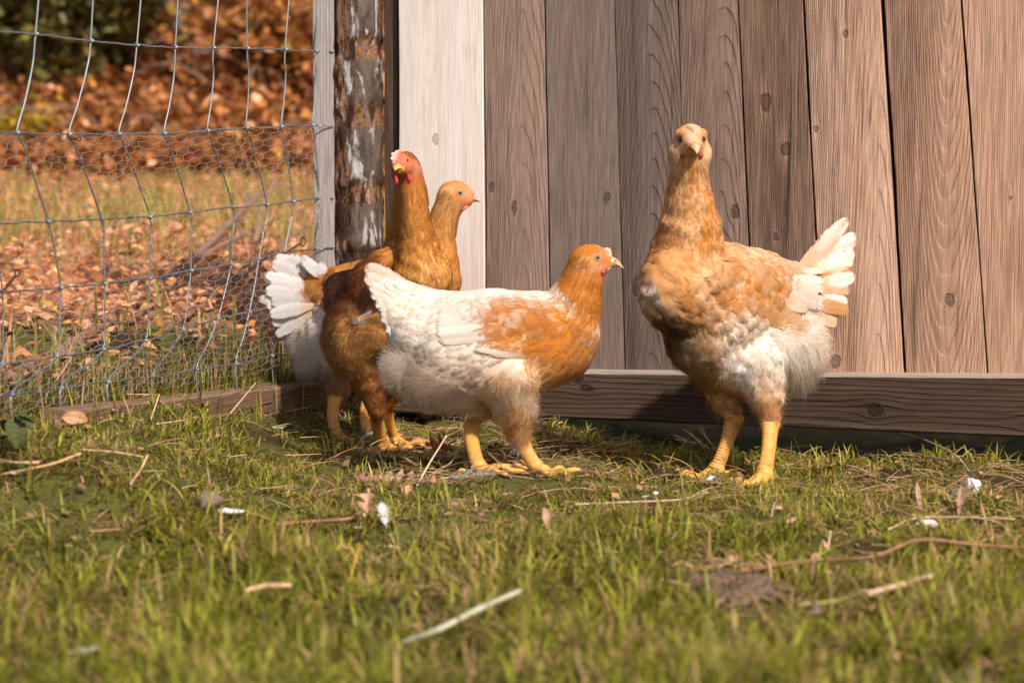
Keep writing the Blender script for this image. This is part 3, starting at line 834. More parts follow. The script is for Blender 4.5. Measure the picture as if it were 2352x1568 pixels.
class Hen:
    def __init__(s, name, label, Y0, heading, seed, base, blobs):
        s.Y0, s.px = Y0, Y0 / FPX                    # metres per photo pixel at the hen
        a = math.radians(heading)
        s.F = V(math.cos(a), math.sin(a), 0); s.L = V(-math.sin(a), math.cos(a), 0)
        s.ch, s.seed, s.base, s.blobs = [], seed, base, blobs
        s.rs = np.random.default_rng(seed)
        s.label, s.name = label, name
    def P(s, px, py, dy=0.0, off=0.0):
        return U(px, py, s.Y0 + dy) + s.L * off
    def chain(s, pts, region, k=.82, blend=14, grav=.15, off=0.0, both=False, L=None):
        Lx = s.L if L is None else nrm(V(*L))
        for sg in ((1, -1) if both else (1,)):
            P = np.array([s.P(p[0], p[1], p[2] if len(p) > 3 else 0.0, off * sg) for p in pts])
            R = np.array([p[-1] * s.px for p in pts])
            s.ch.append(dict(P=P, R=R, k=k, bl=blend * s.px, region=region, grav=grav, L=Lx))
    def cd(s, c, p):
        """distance to one chain and direction of the chain at the nearest place"""
        k = c['k']; L = c['L']; o = c['P'].mean(0)
        sq = lambda x: x + np.outer((x @ L) * (1 / k - 1), L) if x.ndim == 2 else x
        q = sq(p - o); P = sq(c['P'] - o); R = c['R']
        if len(P) == 1:
            return np.linalg.norm(q - P[0], axis=1) - R[0], np.tile(V(0, 0, -1), (len(p), 1))
        best = np.full(len(p), 1e9); tan = np.zeros((len(p), 3))
        T = c['P'][1:] - c['P'][:-1]
        for i in range(len(P) - 1):
            ba = P[i + 1] - P[i]; pa = q - P[i]
            t = np.clip(pa @ ba / (ba @ ba), 0, 1)
            d = np.linalg.norm(pa - t[:, None] * ba, axis=1) - (R[i] + (R[i + 1] - R[i]) * t)
            m = d < best
            best = np.where(m, d, best)
            if tan is not None: tan[m] = nrm(T[i])
        return best, tan
    def field(s, p):
        D = None
        for c in s.ch:
            d = s.cd(c, p)[0]
            if D is None: D = d
            else:
                h = np.clip(.5 + .5 * (d - D) / c['bl'], 0, 1)
                D = d * (1 - h) + D * h - c['bl'] * h * (1 - h)
        q = p * 190 + s.seed
        b = np.sin(q[:, 0] * .9 + 1.7 * np.sin(q[:, 2] * .55)) * np.sin(q[:, 2] * .8 + 1.3 * np.sin(q[:, 1] * .7)) + .6 * np.sin(q[:, 1] * 1.3 + q[:, 0] * .8) * np.sin(q[:, 2] * 1.6 + q[:, 0] * .6)
        hz = np.clip((s.headz - p[:, 2]) / .05, 0, 1)
        return D + s.amp * b * hz
    headz = 9.0; amp = .0012
    def build(s, h=.0031):
        P = np.vstack([c['P'] for c in s.ch]); R = max(c['R'].max() for c in s.ch)
        lo = np.min([ (c['P'] - c['R'][:, None]).min(0) for c in s.ch], 0) - .012
        hi = np.max([ (c['P'] + c['R'][:, None]).max(0) for c in s.ch], 0) + .012
        n = np.ceil((hi - lo) / h).astype(int) + 1
        ax = [lo[i] + h * np.arange(n[i]) for i in range(3)]
        X = np.stack(np.meshgrid(*ax, indexing='ij'), -1).reshape(-1, 3)
        D = s.field(X).reshape(n)
        s.D, s.o, s.h = D, lo, h
        g = np.stack(np.gradient(D, h), -1); s.G = g
        v, q = surface_nets(D, lo, h)
        for _ in range(3): v = s.onto(v)
        s.v, s.q = v, q
        s.n = s.normal(v)
    def d(s, p): return samp(s.D, s.o, s.h, p)
    def normal(s, p): return nrm(samp(s.G, s.o, s.h, p))
    def onto(s, p, off=0.0):
        g = samp(s.G, s.o, s.h, p); gl = np.maximum(np.linalg.norm(g, axis=-1, keepdims=True), .3)
        return p - (s.d(p) - off)[..., None] * g / gl ** 2
    def info(s, p):
        ds, ts = zip(*[s.cd(c, p) for c in s.ch])
        ds = np.array(ds); m = ds.min(0)
        w = np.exp(-(ds - m) / .005)
        fl = sum(w[i][:, None] * (ts[i] + V(0, 0, -1) * s.ch[i]['grav']) for i in range(len(ds)))
        return nrm(fl), ds.argmin(0)
    def hit(s, px, py, dist=None):
        """first point of the body on the line of sight, and its normal"""
        Ys = np.linspace(s.Y0 - .25, s.Y0 + .25, 900)
        pts = V(0, 0, CAM_H) + ray(px, py) * Ys[:, None]
        ins = np.all((pts > s.o) & (pts < s.o + s.h * (np.array(s.D.shape) - 1)), 1)
        dd = np.where(ins, s.d(pts), 1)
        k = np.argmax(dd < 0) if (dd < 0).any() else np.argmin(dd)
        p = s.onto(pts[k:k + 1])[0]
        return p, s.normal(p[None])[0]
    mott = None
    def mottle(s, c, p, fresh=True):
        """natural unevenness of the plumage colour, feather by feather"""
        if s.mott is None: return c
        q = p * 1000
        n = .5 + .5 * wob(q[:, 0] * .05 + q[:, 1] * .03, q[:, 2] * .05 - q[:, 1] * .02, 1.3)
        if fresh: s.mr = s.rs.normal(0, .16, len(p))
        k = np.clip(ss(.35, .95, n + s.mr), 0, 1) * s.mott[1]
        d = np.clip(ss(.35, .95, 1 - n - s.mr), 0, 1) * s.mott[3]
        g_ = ((c.max(1) - c.min(1))[:, None] - .24) / .16
        k = k[:, None] * np.clip(g_, 0, 1); d = d[:, None] * np.clip(g_, 0, 1)
        c = c * (1 - k) + np.array(s.mott[0]) * k
        return c * (1 - d) + np.array(s.mott[2]) * d
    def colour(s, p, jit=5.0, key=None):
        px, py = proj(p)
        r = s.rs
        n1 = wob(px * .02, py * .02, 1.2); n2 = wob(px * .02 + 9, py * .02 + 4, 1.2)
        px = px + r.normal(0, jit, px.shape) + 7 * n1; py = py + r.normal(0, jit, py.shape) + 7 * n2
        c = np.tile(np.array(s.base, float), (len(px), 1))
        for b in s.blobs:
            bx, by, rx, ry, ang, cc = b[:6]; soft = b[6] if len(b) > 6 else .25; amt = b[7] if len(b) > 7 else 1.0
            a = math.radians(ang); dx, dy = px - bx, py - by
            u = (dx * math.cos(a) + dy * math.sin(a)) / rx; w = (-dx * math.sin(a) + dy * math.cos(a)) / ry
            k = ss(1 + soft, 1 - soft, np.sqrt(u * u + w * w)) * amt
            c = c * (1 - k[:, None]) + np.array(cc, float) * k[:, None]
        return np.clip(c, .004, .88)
    # ---------------------------------------------------------------- output
    def finish(s, loc, specs, group='hens in the run'):
        s.loc = np.asarray(loc, float)
        s.root = empty(s.name, s.loc, s.label, 'hen', group)
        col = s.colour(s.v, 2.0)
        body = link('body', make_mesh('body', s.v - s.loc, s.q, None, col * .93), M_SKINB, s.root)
        s.body = body
        s.plumage(specs)
    def sample(s, n):
        a = s.v[s.q[:, 0]]; b = s.v[s.q[:, 1]]; c = s.v[s.q[:, 2]]; d = s.v[s.q[:, 3]]
        ar = np.linalg.norm(np.cross(c - a, d - b), axis=1)
        f = s.rs.choice(len(ar), n, p=ar / ar.sum()); u, w = s.rs.random((2, n, 1))
        return (a[f] * (1 - u) + b[f] * u) * (1 - w) + (d[f] * (1 - u) + c[f] * u) * w
    def plumage(s, specs):
        p = s.sample(90000); p = s.onto(p)
        _, who = s.info(p)
        regs = np.array([c['region'] for c in s.ch])
        reg = regs[who]
        FV, FQ, FC_, FNn, FU, nb = [], [], [], [], [], 0
        SV, SQ, SC_, SN, sb = [], [], [], [], 0
        for rname, sp in specs.items():
            m = np.where(reg == rname)[0]
            if not len(m): continue
            pts = p[m]
            if sp.get('L'):
                cell = np.floor(pts / sp['sp']).astype(int)
                _, first = np.unique(cell, axis=0, return_index=True)
                root = pts[first]
                if sp.get('mask') is not None:
                    root = root[sp['mask'](root)]
                N = len(root)
                if N:
                    L = sp['L'] * s.rs.uniform(.75, 1.2, N); W = sp['W'] * s.rs.uniform(.8, 1.2, N)
                    prof = np.array(sp.get('prof', [.45, .85, 1.0, .92, .45])); T = len(prof)
                    yaw = s.rs.normal(0, sp.get('yaw', .13), N)
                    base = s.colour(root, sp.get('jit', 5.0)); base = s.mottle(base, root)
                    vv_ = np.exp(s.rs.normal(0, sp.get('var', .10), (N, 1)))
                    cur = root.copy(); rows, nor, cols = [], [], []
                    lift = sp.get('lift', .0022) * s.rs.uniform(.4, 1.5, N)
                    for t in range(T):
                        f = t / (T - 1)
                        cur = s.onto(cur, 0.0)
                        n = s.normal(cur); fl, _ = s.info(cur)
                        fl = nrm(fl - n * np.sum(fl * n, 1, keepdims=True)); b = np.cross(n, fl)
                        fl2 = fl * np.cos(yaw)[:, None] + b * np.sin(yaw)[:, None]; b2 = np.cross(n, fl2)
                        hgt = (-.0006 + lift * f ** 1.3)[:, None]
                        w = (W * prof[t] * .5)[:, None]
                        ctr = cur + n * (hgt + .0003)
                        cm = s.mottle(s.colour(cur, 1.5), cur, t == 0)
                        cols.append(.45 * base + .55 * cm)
                        cam = sp.get('camber', .18)
                        rows.append(np.stack([ctr - b2 * w - n * w * cam, ctr, ctr + b2 * w - n * w * cam], 1))
                        nt = nrm(n + fl2 * (sp.get('tilt', .12) * (2.0 * f - .3)))
                        nor.append(np.stack([nrm(nt - b2 * .22), nt, nrm(nt + b2 * .22)], 1))
                        cur = cur + fl2 * (L / (T - 1))[:, None]
                    Vv = np.stack(rows, 1); Nn = np.stack(nor, 1)           # N,T,3,3
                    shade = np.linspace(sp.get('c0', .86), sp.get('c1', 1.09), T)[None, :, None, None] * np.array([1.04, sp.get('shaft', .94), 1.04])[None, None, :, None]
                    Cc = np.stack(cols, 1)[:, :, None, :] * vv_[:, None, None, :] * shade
                    tipc = sp.get('tipmix', .0)
                    if tipc: Cc[:, -1] = Cc[:, -1] * (1 - tipc) + np.array([.74, .62, .48]) * tipc
                    k = T * 3; off = nb + np.arange(N)[:, None] * k
                    qs = []
                    for t in range(T - 1):
                        for cc in (0, 1):
                            a = t * 3 + cc
                            qs.append(np.stack([off[:, 0] + a, off[:, 0] + a + 3, off[:, 0] + a + 4, off[:, 0] + a + 1], 1))
                    FU.append(np.tile(np.stack([np.tile([-1., 0, 1.], T), np.repeat(np.linspace(0, 1, T), 3)], 1), (N, 1))); FV.append(Vv.reshape(-1, 3)); FNn.append(Nn.reshape(-1, 3)); FC_.append(Cc.reshape(-1, 3)); FQ.append(np.vstack(qs)); nb += N * k
            if sp.get('ns'):
                # loose down: fine barbs fanning out of tufts
                ntuft = sp['ns']; per = sp.get('per', 9)
                root = pts[s.rs.choice(len(pts), min(ntuft, len(pts)), replace=False)]
                base = s.colour(root, 6) * np.exp(s.rs.normal(0, .10, (len(root), 1)))
                n = s.normal(root); fl, _ = s.info(root)
                fl = nrm(fl - n * np.sum(fl * n, 1, keepdims=True)); b = np.cross(n, fl)
                ty = s.rs.normal(0, .35, len(root))
                root = np.repeat(root, per, 0); n = np.repeat(n, per, 0); fl = np.repeat(fl, per, 0); b = np.repeat(b, per, 0); base = np.repeat(base, per, 0); ty = np.repeat(ty, per)
                M = len(root)
                yaw = ty + s.rs.normal(0, .45, M); f2 = fl * np.cos(yaw)[:, None] + b * np.sin(yaw)[:, None]
                Ls = sp.get('sl', .016) * s.rs.uniform(.5, 1.25, M); up = s.rs.uniform(.12, .42, M) * sp.get('fluff', 1.0)
                w = sp.get('sw', .00026)
                side = nrm(np.cross(f2, n) + s.rs.normal(0, .4, (M, 3)))
                curl = s.rs.normal(0, .22, M)
                rows, nor = [], []
                for t in range(4):
                    f = t / 3
                    c = root + f2 * (Ls * f)[:, None] + n * (Ls * (up * f - .30 * up * f * f) - .0005)[:, None] + b * (Ls * curl * f * f)[:, None] + V(0, 0, -1) * (Ls * .12 * f * f)[:, None]
                    ww = w * (1 - .75 * f)
                    rows.append(np.stack([c - side * ww, c + side * ww], 1)); nor.append(np.stack([nrm(n + f2 * .2)] * 2, 1))
                Vv = np.stack(rows, 1); Nn = np.stack(nor, 1)
                off = sb + np.arange(M) * 8
                for t in range(3):
                    a = t * 2
                    SQ.append(np.stack([off + a, off + a + 1, off + a + 3, off + a + 2], 1))
                SV.append(Vv.reshape(-1, 3)); SN.append(Nn.reshape(-1, 3)); SC_.append(np.repeat(base, 8, 0) * np.tile(np.array([.9, .9, 1, 1, 1.04, 1.04, 1.08, 1.08]), M)[:, None]); sb += M * 8
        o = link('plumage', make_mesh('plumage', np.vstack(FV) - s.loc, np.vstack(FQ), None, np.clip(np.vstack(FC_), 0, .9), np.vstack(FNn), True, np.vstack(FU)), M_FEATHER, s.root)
        tag(o, kind='stuff')
        if SV:
            o = link('down', make_mesh('down', np.vstack(SV) - s.loc, np.vstack(SQ), None, np.clip(np.vstack(SC_), 0, .9), np.vstack(SN)), M_DOWN, s.root)
            tag(o, kind='stuff')
    def quill(s, name, b, t, w, cb, ct, nh=None, bend=0.0, split=.5, droop=0.0, soft=.15, tipw=.62, mott=None):
        """one large feather from b to t (px, py, dy); w = full width in px"""
        B = s.P(*b); Tp = s.P(*t); a = Tp - B; Ln = np.linalg.norm(a)
        nh = s.L if nh is None else nrm(V(*nh))
        side = nrm(np.cross(nh, a)); n = nrm(np.cross(a, side)); W = w * s.px / 2 * s.rs.uniform(.88, 1.14); sgn = 1.0
        rows = 16; tt = np.linspace(0, 1, rows); xs = np.array([-1, -.6, -.07, .07, .6, 1])
        prof = np.minimum(1, .30 + 1.8 * tt) * np.where(tt > tipw, np.sqrt(np.clip(1 - ((tt - tipw) / (1.0001 - tipw)) ** 2, 0, 1)), 1)
        prof = np.maximum(prof, .04)
        ctr = B + a * tt[:, None] + n * (bend * Ln * np.sin(tt * math.pi))[:, None] + V(0, 0, -1) * (droop * Ln * tt ** 2)[:, None]
        jl = s.rs.normal(0, .035, (rows, 6)); jl[:, 1:5] = 0
        v = ctr[:, None] + side * (W * prof[:, None] * (xs[None] + jl))[..., None] - n * (W * .10 * prof[:, None] * xs[None] ** 2)[..., None]
        v[:, 2:4] += n * .0004
        # barbs sweep towards the tip
        v += nrm(a) * (W * .35 * np.abs(xs)[None] * prof[:, None])[..., None] * (tt < .97)[:, None, None]
        f = ss(split - soft, split + soft, tt[:, None] + s.rs.normal(0, .05, (rows, 6)))
        c = np.array(cb)[None, None] * (1 - f[..., None]) + np.array(ct)[None, None] * f[..., None]
        if mott is not None:
            k = ss(.35, .75, .5 + .5 * wob(tt[:, None] * 3 + b[0] * .1, xs[None] * 1.0 + b[1] * .1, 1.0))[..., None]
            c = c * (1 - k) + np.array(mott) * k
        c[:, 2:4] *= .93
        i = np.arange(rows - 1)[:, None] * 6; j = np.arange(5)[None]
        q = np.stack([i + j, i + j + 1, i + j + 7, i + j + 6], -1).reshape(-1, 4)
        uv = np.stack(np.broadcast_arrays(xs[None], tt[:, None]), -1).reshape(-1, 2)
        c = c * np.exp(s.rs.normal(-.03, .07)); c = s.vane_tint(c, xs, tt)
        nn = nrm(n[None, None] * sgn + side * (xs[None, :, None] * .16 * sgn) + s.rs.normal(0, .05, 3)) + 0 * v
        q = q[:, ::-1]
        return link(name, make_mesh(name, v.reshape(-1, 3) - s.loc, q, None, np.clip(c.reshape(-1, 3), 0, .9), nn.reshape(-1, 3), True, uv), M_QUILL, s.root)
    def qs(s, name, b, t, w, cb, ct, sink=.004, rise=.003, off_body=None, **kw):
        """large feather lying on the body: b, t = photo points; the quill starts under the plumage"""
        B, _ = s.hit(*b); T_, _ = s.hit(*t); dT = float(s.d(T_[None])[0])
        tY = T_[1] if off_body is None else B[1] + off_body
        return s.quill(name, (b[0], b[1], B[1] - s.Y0 + sink), (t[0], t[1], tY - s.Y0 - rise), w, cb, ct, **kw)
    def qsurf(s, name, b, t, w, cb, ct, lift0=-.0006, lift1=.0022, tipw=.72, split=.5, soft=.2, mott=None, sag=0.0):
        """large feather laid along the body surface from b to t (photo points)"""
        rows = 14; tt = np.linspace(0, 1, rows); xs = np.array([-1, -.6, -.07, .07, .6, 1])
        P, N = [], []
        for f in tt:
            p, n = s.hit(b[0] + (t[0] - b[0]) * f, b[1] + (t[1] - b[1]) * f + sag * math.sin(f * math.pi))
            P.append(p); N.append(n)
        P = np.array(P); N = np.array(N)
        ker = np.array([.25, .5, .25])
        for _ in range(2):
            P[1:-1] = .25 * P[:-2] + .5 * P[1:-1] + .25 * P[2:]; N[1:-1] = .25 * N[:-2] + .5 * N[1:-1] + .25 * N[2:]
        N = nrm(N); T = nrm(np.gradient(P, axis=0)); S = nrm(np.cross(N, T))
        W = w * s.px / 2 * s.rs.uniform(.92, 1.1)
        prof = np.minimum(1, .45 + 1.6 * tt) * np.where(tt > tipw, np.sqrt(np.clip(1 - ((tt - tipw) / (1.0001 - tipw)) ** 2, 0, 1)), 1); prof = np.maximum(prof, .05)
        lift = lift0 + (lift1 - lift0) * tt ** 1.2
        v = (P + N * lift[:, None])[:, None] + S[:, None] * (W * prof[:, None] * xs[None])[..., None] - N[:, None] * (W * .10 * prof[:, None] * xs[None] ** 2)[..., None]
        v += T[:, None] * (W * .35 * np.abs(xs)[None] * prof[:, None])[..., None] * (tt < .97)[:, None, None]
        f = ss(split - soft, split + soft, tt[:, None] + s.rs.normal(0, .05, (rows, 6)))
        c = np.array(cb)[None, None] * (1 - f[..., None]) + np.array(ct)[None, None] * f[..., None]
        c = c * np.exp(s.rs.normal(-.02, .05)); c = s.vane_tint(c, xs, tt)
        nn = nrm(N[:, None] + S[:, None] * (xs[None, :, None] * .14))
        i = np.arange(rows - 1)[:, None] * 6; j = np.arange(5)[None]
        q = np.stack([i + j, i + 6 + j, i + j + 7, i + j + 1], -1).reshape(-1, 4)
        uv = np.stack(np.broadcast_arrays(xs[None], tt[:, None]), -1).reshape(-1, 2)
        return link(name, make_mesh(name, v.reshape(-1, 3) - s.loc, q, None, np.clip(c.reshape(-1, 3), 0, .9), nn.reshape(-1, 3), True, uv), M_QUILL, s.root)
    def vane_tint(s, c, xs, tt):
        """overlap shading painted in: one vane and the part near the body turn warmer, darker"""
        k = np.clip(ss(.15, 1.0, xs * s.rs.choice([-1, 1]))[None] * .30 + ss(.5, .0, tt)[:, None] * .22, 0, .5)[..., None]  # weight of the warm shade mixed into the feather colour
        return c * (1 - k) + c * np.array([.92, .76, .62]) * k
    def leg(s, hock, foot, r0, r1, toes_yaw=0.0, toe=.046, toefwd=None, seed=0, mud=0):
        """shank from hock (px,py,dy) to the ground point under foot (px,py); r in px"""
        H = s.P(*hock); Fp = UG(*foot); gz_ = float(ground_z(Fp[0], Fp[1])); Fp = V(Fp[0], Fp[1], gz_ + .008)
        F = s.F if toefwd is None else nrm(V(*toefwd, 0)); Lf = V(-F[1], F[0], 0)
        n = 110; t = np.linspace(-.05, 1, n); ax = Fp - H
        ctr = H + ax * t[:, None] - F * (.05 * np.linalg.norm(ax) * np.sin(np.clip(t, 0, 1) * math.pi))[:, None]
        na = 28; A = np.linspace(0, 2 * math.pi, na, endpoint=False)
        r = (r0 * (1 - t) + r1 * t) * s.px; r = r * (1 - .14 * np.sin(np.clip(t, 0, 1) * math.pi)) * (1 + .22 * np.exp(-((t - 1) / .07) ** 2) + .20 * np.exp(-((t - .02) / .09) ** 2))
        sc = (np.clip(t, 0, 1) * 19) % 1.0
        scute = np.where(sc < .82, sc / .82, (1 - sc) / .18)
        front = ss(.15, .8, np.cos(A))[None]; back = ss(.2, .9, -np.cos(A))[None]
        sc2 = (np.clip(t, 0, 1)[:, None] * 34 + .5 * (np.arange(na)[None] % 2)) % 1
        mid = 1 - np.maximum(front, back)
        R = r[:, None] * (1 + .060 * (scute[:, None] - .4) * front + .03 * (sc2 - .5) * mid + .03 * (sc2 - .5) * back)
        u = nrm(ax); fx = nrm(F - u * (F @ u)); lx = np.cross(u, fx)
        v = ctr[:, None] + fx * (R * np.cos(A)[None])[..., None] * 1.12 + lx * (R * np.sin(A)[None])[..., None] * .88
        i = np.arange(n - 1)[:, None] * na; j = np.arange(na)[None]; j2 = (j + 1) % na
        q = np.stack([i + j, i + j2, i + na + j2, i + na + j], -1).reshape(-1, 4)
        groove = (.55 * ss(.25, .02, scute)[:, None] * front + .40 * (ss(.3, .0, sc2) * (1 - front)))
        acc = Acc(); acc.add(v.reshape(-1, 3) - s.loc, q, None, (1 - groove).reshape(-1, 1) * np.ones(3))
        bp = Fp + nrm(ax) * (np.linspace(-.012, .012, 14) * r1 * s.px / .008)[:, None] * .75
        bv, bq, bt = tube(bp, r1 * s.px * 1.22 * np.sqrt(np.clip(1 - np.linspace(-1, 1, 14) ** 2, .002, 1)), 16); acc.add(bv - s.loc, bq, bt)
        claws = []
        for ang, ln, rr in ((-34, .9, .85), (0, 1.15, 1.0), (34, .9, .85), (172, .5, .7)):
            a = math.radians(ang + toes_yaw); d = F * math.cos(a) + Lf * math.sin(a)
            l = toe * ln; tt = np.linspace(0, 1, 40)
            st = Fp + V(0, 0, -.001)
            p = st + d * (l * tt)[:, None] + V(0, 0, 1) * (-.006 * ss(0, .35, tt) + .0035 * np.sin(tt * math.pi * 3) * .5)[:, None]
            gz2 = ground_z(p[:, 0], p[:, 1]); p[:, 2] = np.maximum(p[:, 2], gz2 + .0022)
            rad = r1 * s.px * rr * .62 * (1 - .38 * tt) * (1 + .10 * np.sin(tt * math.pi * 3 - .6)) * (1 + .05 * ((tt * 13) % 1 - .5))
            v2, q2, t2 = tube(p, rad, 12); acc.add(v2 - s.loc, q2, t2)
            tc = np.linspace(0, 1, 8)
            pc = p[-1] + d * (.009 * tc)[:, None] + V(0, 0, -1) * (.005 * tc ** 2)[:, None]
            claws.append(tube(pc, rad[-1] * .62 * (1 - .85 * tc), 8))
        lg = link('leg', acc.mesh('leg'), M_LEG, s.root)
        for v3, q3, t3 in claws:
            link('claw', make_mesh('claw', v3 - s.loc, q3, t3), M_CLAW, lg)
        return lg
    # ---------------------------------------------------------------- head
    def frame(s, fwd, up=(0, 0, 1)):
        f = nrm(V(*fwd)); l = nrm(np.cross(V(*up), f)); return f, l, np.cross(f, l)
    def eye(s, px, py, r, iris=(.30, .22, .12), lid=(.55, .30, .14), pos=None, out=None):
        if pos is None: p, n = s.hit(px, py)
        else: p, n = pos, out
        R = r * s.px
        n = nrm(n); a1 = nrm(np.cross(n, V(0, 0, 1))); a2 = np.cross(a1, n)
        na, nr = 20, 9; A = np.linspace(0, 2 * math.pi, na, endpoint=False)
        th = np.linspace(0.02, 1.45, nr)
        ctr = p - n * R * .66
        v = ctr + n * (R * np.cos(th))[:, None, None] + (a1 * np.cos(A)[:, None] + a2 * np.sin(A)[:, None])[None] * (R * np.sin(th))[:, None, None]
        cc = np.where((th < .46)[:, None], np.array([[.006, .005, .005]]), np.array([iris]))
        cc = np.where((th > .98)[:, None], np.array([[.03, .02, .015]]), cc)
        i = np.arange(nr - 1)[:, None] * na; j = np.arange(na)[None]; j2 = (j + 1) % na
        q = np.stack([i + j, i + j2, i + na + j2, i + na + j], -1).reshape(-1, 4)
        e = link('eye', make_mesh('eye', v.reshape(-1, 3) - s.loc, q, [tuple(range(2, -1, -1))], np.repeat(cc, na, 0)), M_IRIS, s.root)
        v2, q2, t2 = None, None, None
        ang = np.linspace(0, .50, 5)
        pv = ctr + n * (R * 1.015 * np.cos(ang))[:, None, None] + (a1 * np.cos(A)[:, None] + a2 * np.sin(A)[:, None])[None] * (R * 1.015 * np.sin(ang) + 1e-6)[:, None, None]
        i = np.arange(4)[:, None] * na; q = np.stack([i + j, i + j2, i + na + j2, i + na + j], -1).reshape(-1, 4)
        link('pupil', make_mesh('pupil', pv.reshape(-1, 3) - s.loc, q), M_PUPIL, e)
        th2 = np.linspace(0, 2 * math.pi, 33)
        rp = ctr + n * R * .62 + (a1 * np.cos(th2)[:, None] * .98 + a2 * np.sin(th2)[:, None] * .86) * R * .95
        v3, q3, t3 = tube(rp, R * .13 * (1 + .25 * np.abs(np.sin(th2))), 7)
        link('eyelid', make_mesh('eyelid', v3 - s.loc, q3, t3, np.tile(np.array(lid), (len(v3), 1))), M_LID, e)
        return p, n
    def beak(s, base, fwd, up, ln, hh, hw, col=(.50, .27, .10), tip=(.62, .42, .26), lowcol=(.52, .30, .12), hook=.16):
        """base world point between the mandibles; ln, hh, hw in px"""
        f, l, u = s.frame(fwd, up); k = s.px
        n, na = 14, 14
        for nm, sg in (('upper_beak', 1), ('lower_beak', -1)):
            t = np.linspace(0, 1, n); A = np.linspace(0, math.pi, na)
            LN = ln * k * (1.0 if sg > 0 else .80)
            t_ = t * 1.0
            h = hh * k * (1 - t ** 1.7) * (1.0 if sg > 0 else .62) + .0002
            w = hw * k * (1 - t ** 1.5) + .0003
            dropc = (-hook * ln * k * t ** 3) if sg > 0 else (0.02 * ln * k * t)
            mouth = .06 * ln * k * np.sin(t * math.pi) * (1 if sg > 0 else 1)
            c = base + f * (LN * (t_ - .18))[:, None] + u * (dropc + mouth - (0 if sg > 0 else .0005) - .10 * ln * k * (1 - t) * 1.0)[:, None]
            a = A if sg > 0 else A + math.pi
            v = c[:, None] + l * (w[:, None] * np.cos(a)[None])[..., None] + u * (h[:, None] * np.sin(a)[None] * (1 - .10 * np.cos(2 * a)[None]))[..., None]
            # floor of the mandible closes the half tube
            i = np.arange(n - 1)[:, None] * na; j = np.arange(na)[None]; j2 = (j + 1) % na
            q = np.stack([i + j, i + j2, i + na + j2, i + na + j], -1).reshape(-1, 4)
            tr = [((n - 1) * na, (n - 1) * na + b, (n - 1) * na + b + 1) for b in range(1, na - 1)]
            cb = np.array(col if sg > 0 else lowcol); cc = cb[None] * (1 - (t ** 1.6)[:, None]) + np.array(tip)[None] * (t ** 1.6)[:, None]
            cc = np.repeat(cc, na, 0)
            ob = link(nm, make_mesh(nm, v.reshape(-1, 3) - s.loc, q, tr, cc), M_BEAK, s.root)
            if sg > 0:
                for side in (1, -1):
                    pn = base + f * (LN * .26) + u * (hh * k * .55) + l * side * (hw * k * .74)
                    vv, qq, tt = tube(np.array([pn - f * .0016, pn, pn + f * .0016]), [.0002, .00055, .0002], 6)
                    link('nostril', make_mesh('nostril', vv - s.loc, qq, tt), M_PUPIL, ob)
        # mouth line
    def comb(s, base, fwd, up, ln, ht, teeth=5, th=2.2, col=(.55, .10, .07), top=(.72, .38, .30), lean=0.0, peak=.45):
        """upright serrated ridge along the crown; base = centre of its foot"""
        f, l, u = s.frame(fwd, up); k = s.px
        n = 61; t = np.linspace(-.5, .5, n)
        env = np.exp(-((t + .5 - (1 - peak)) / .34) ** 2) * (1 - (2 * np.abs(t)) ** 6)
        ser = .62 + .38 * np.abs(np.sin((t + .5) * math.pi * teeth))
        H = ht * k * env * ser + .0004
        nz = 6
        zz = np.linspace(0, 1, nz)
        ctr = base + f * (ln * k * t)[:, None]
        ctr = ctr - u * (ln * k * .55 * np.abs(t) ** 2)[:, None]
        acc_v = []
        for sd in (1, -1):
            thk = th * k * (1 - .65 * zz[None] ** 2) * (1 - (2 * np.abs(t)) ** 4 * .8)[:, None]
            thk = thk * (1 - (zz[None] > .99))
            v = ctr[:, None] + u * (H[:, None] * zz[None] - .002 * (zz[None] < .01))[..., None] + l * (sd * thk + lean * ht * k * zz[None] ** 2)[..., None]
            acc_v.append(v.reshape(-1, 3))
        V_ = np.vstack(acc_v); i = np.arange(n - 1)[:, None] * nz; j = np.arange(nz - 1)[None]
        q = np.stack([i + j, i + nz + j, i + nz + j + 1, i + j + 1], -1).reshape(-1, 4)
        Q = np.vstack([q, q[:, ::-1] + n * nz])
        cc = np.array(col)[None] * (1 - zz[:, None]) + np.array(top)[None] * zz[:, None]
        cc = np.tile(cc, (2 * n, 1))
        return link('comb', make_mesh('comb', V_ - s.loc, Q, None, cc), M_COMB, s.root)
    def wattle(s, c, fwd, ln, w, col=(.55, .06, .04), yaw=0.0, thick=.4):
        """soft red lobe hanging from c (world)"""
        f, l, u = s.frame(fwd); k = s.px; n, na = 12, 14
        t = np.linspace(0, 1, n); A = np.linspace(0, 2 * math.pi, na, endpoint=False)
        rad = w * k * np.sin(np.clip(t * .93 + .07, 0, 1) * math.pi) ** .55 * (.6 + .4 * t)
        rad[-1] = .0002
        ctr = c - V(0, 0, 1) * (ln * k * t)[:, None] + f * (.12 * ln * k * np.sin(t * 3))[:, None]
        v = ctr[:, None] + f * (rad[:, None] * np.cos(A)[None])[..., None] + l * (thick * rad[:, None] * np.sin(A)[None])[..., None]
        i = np.arange(n - 1)[:, None] * na; j = np.arange(na)[None]; j2 = (j + 1) % na
        q = np.stack([i + j, i + j2, i + na + j2, i + na + j], -1).reshape(-1, 4)
        tr = [(0, b + 1, b) for b in range(1, na - 1)] + [((n - 1) * na, (n - 1) * na + b, (n - 1) * na + b + 1) for b in range(1, na - 1)]
        return link('wattle', make_mesh('wattle', v.reshape(-1, 3) - s.loc, q, tr, np.tile(np.array(col), (n * na, 1))), M_COMB, s.root)
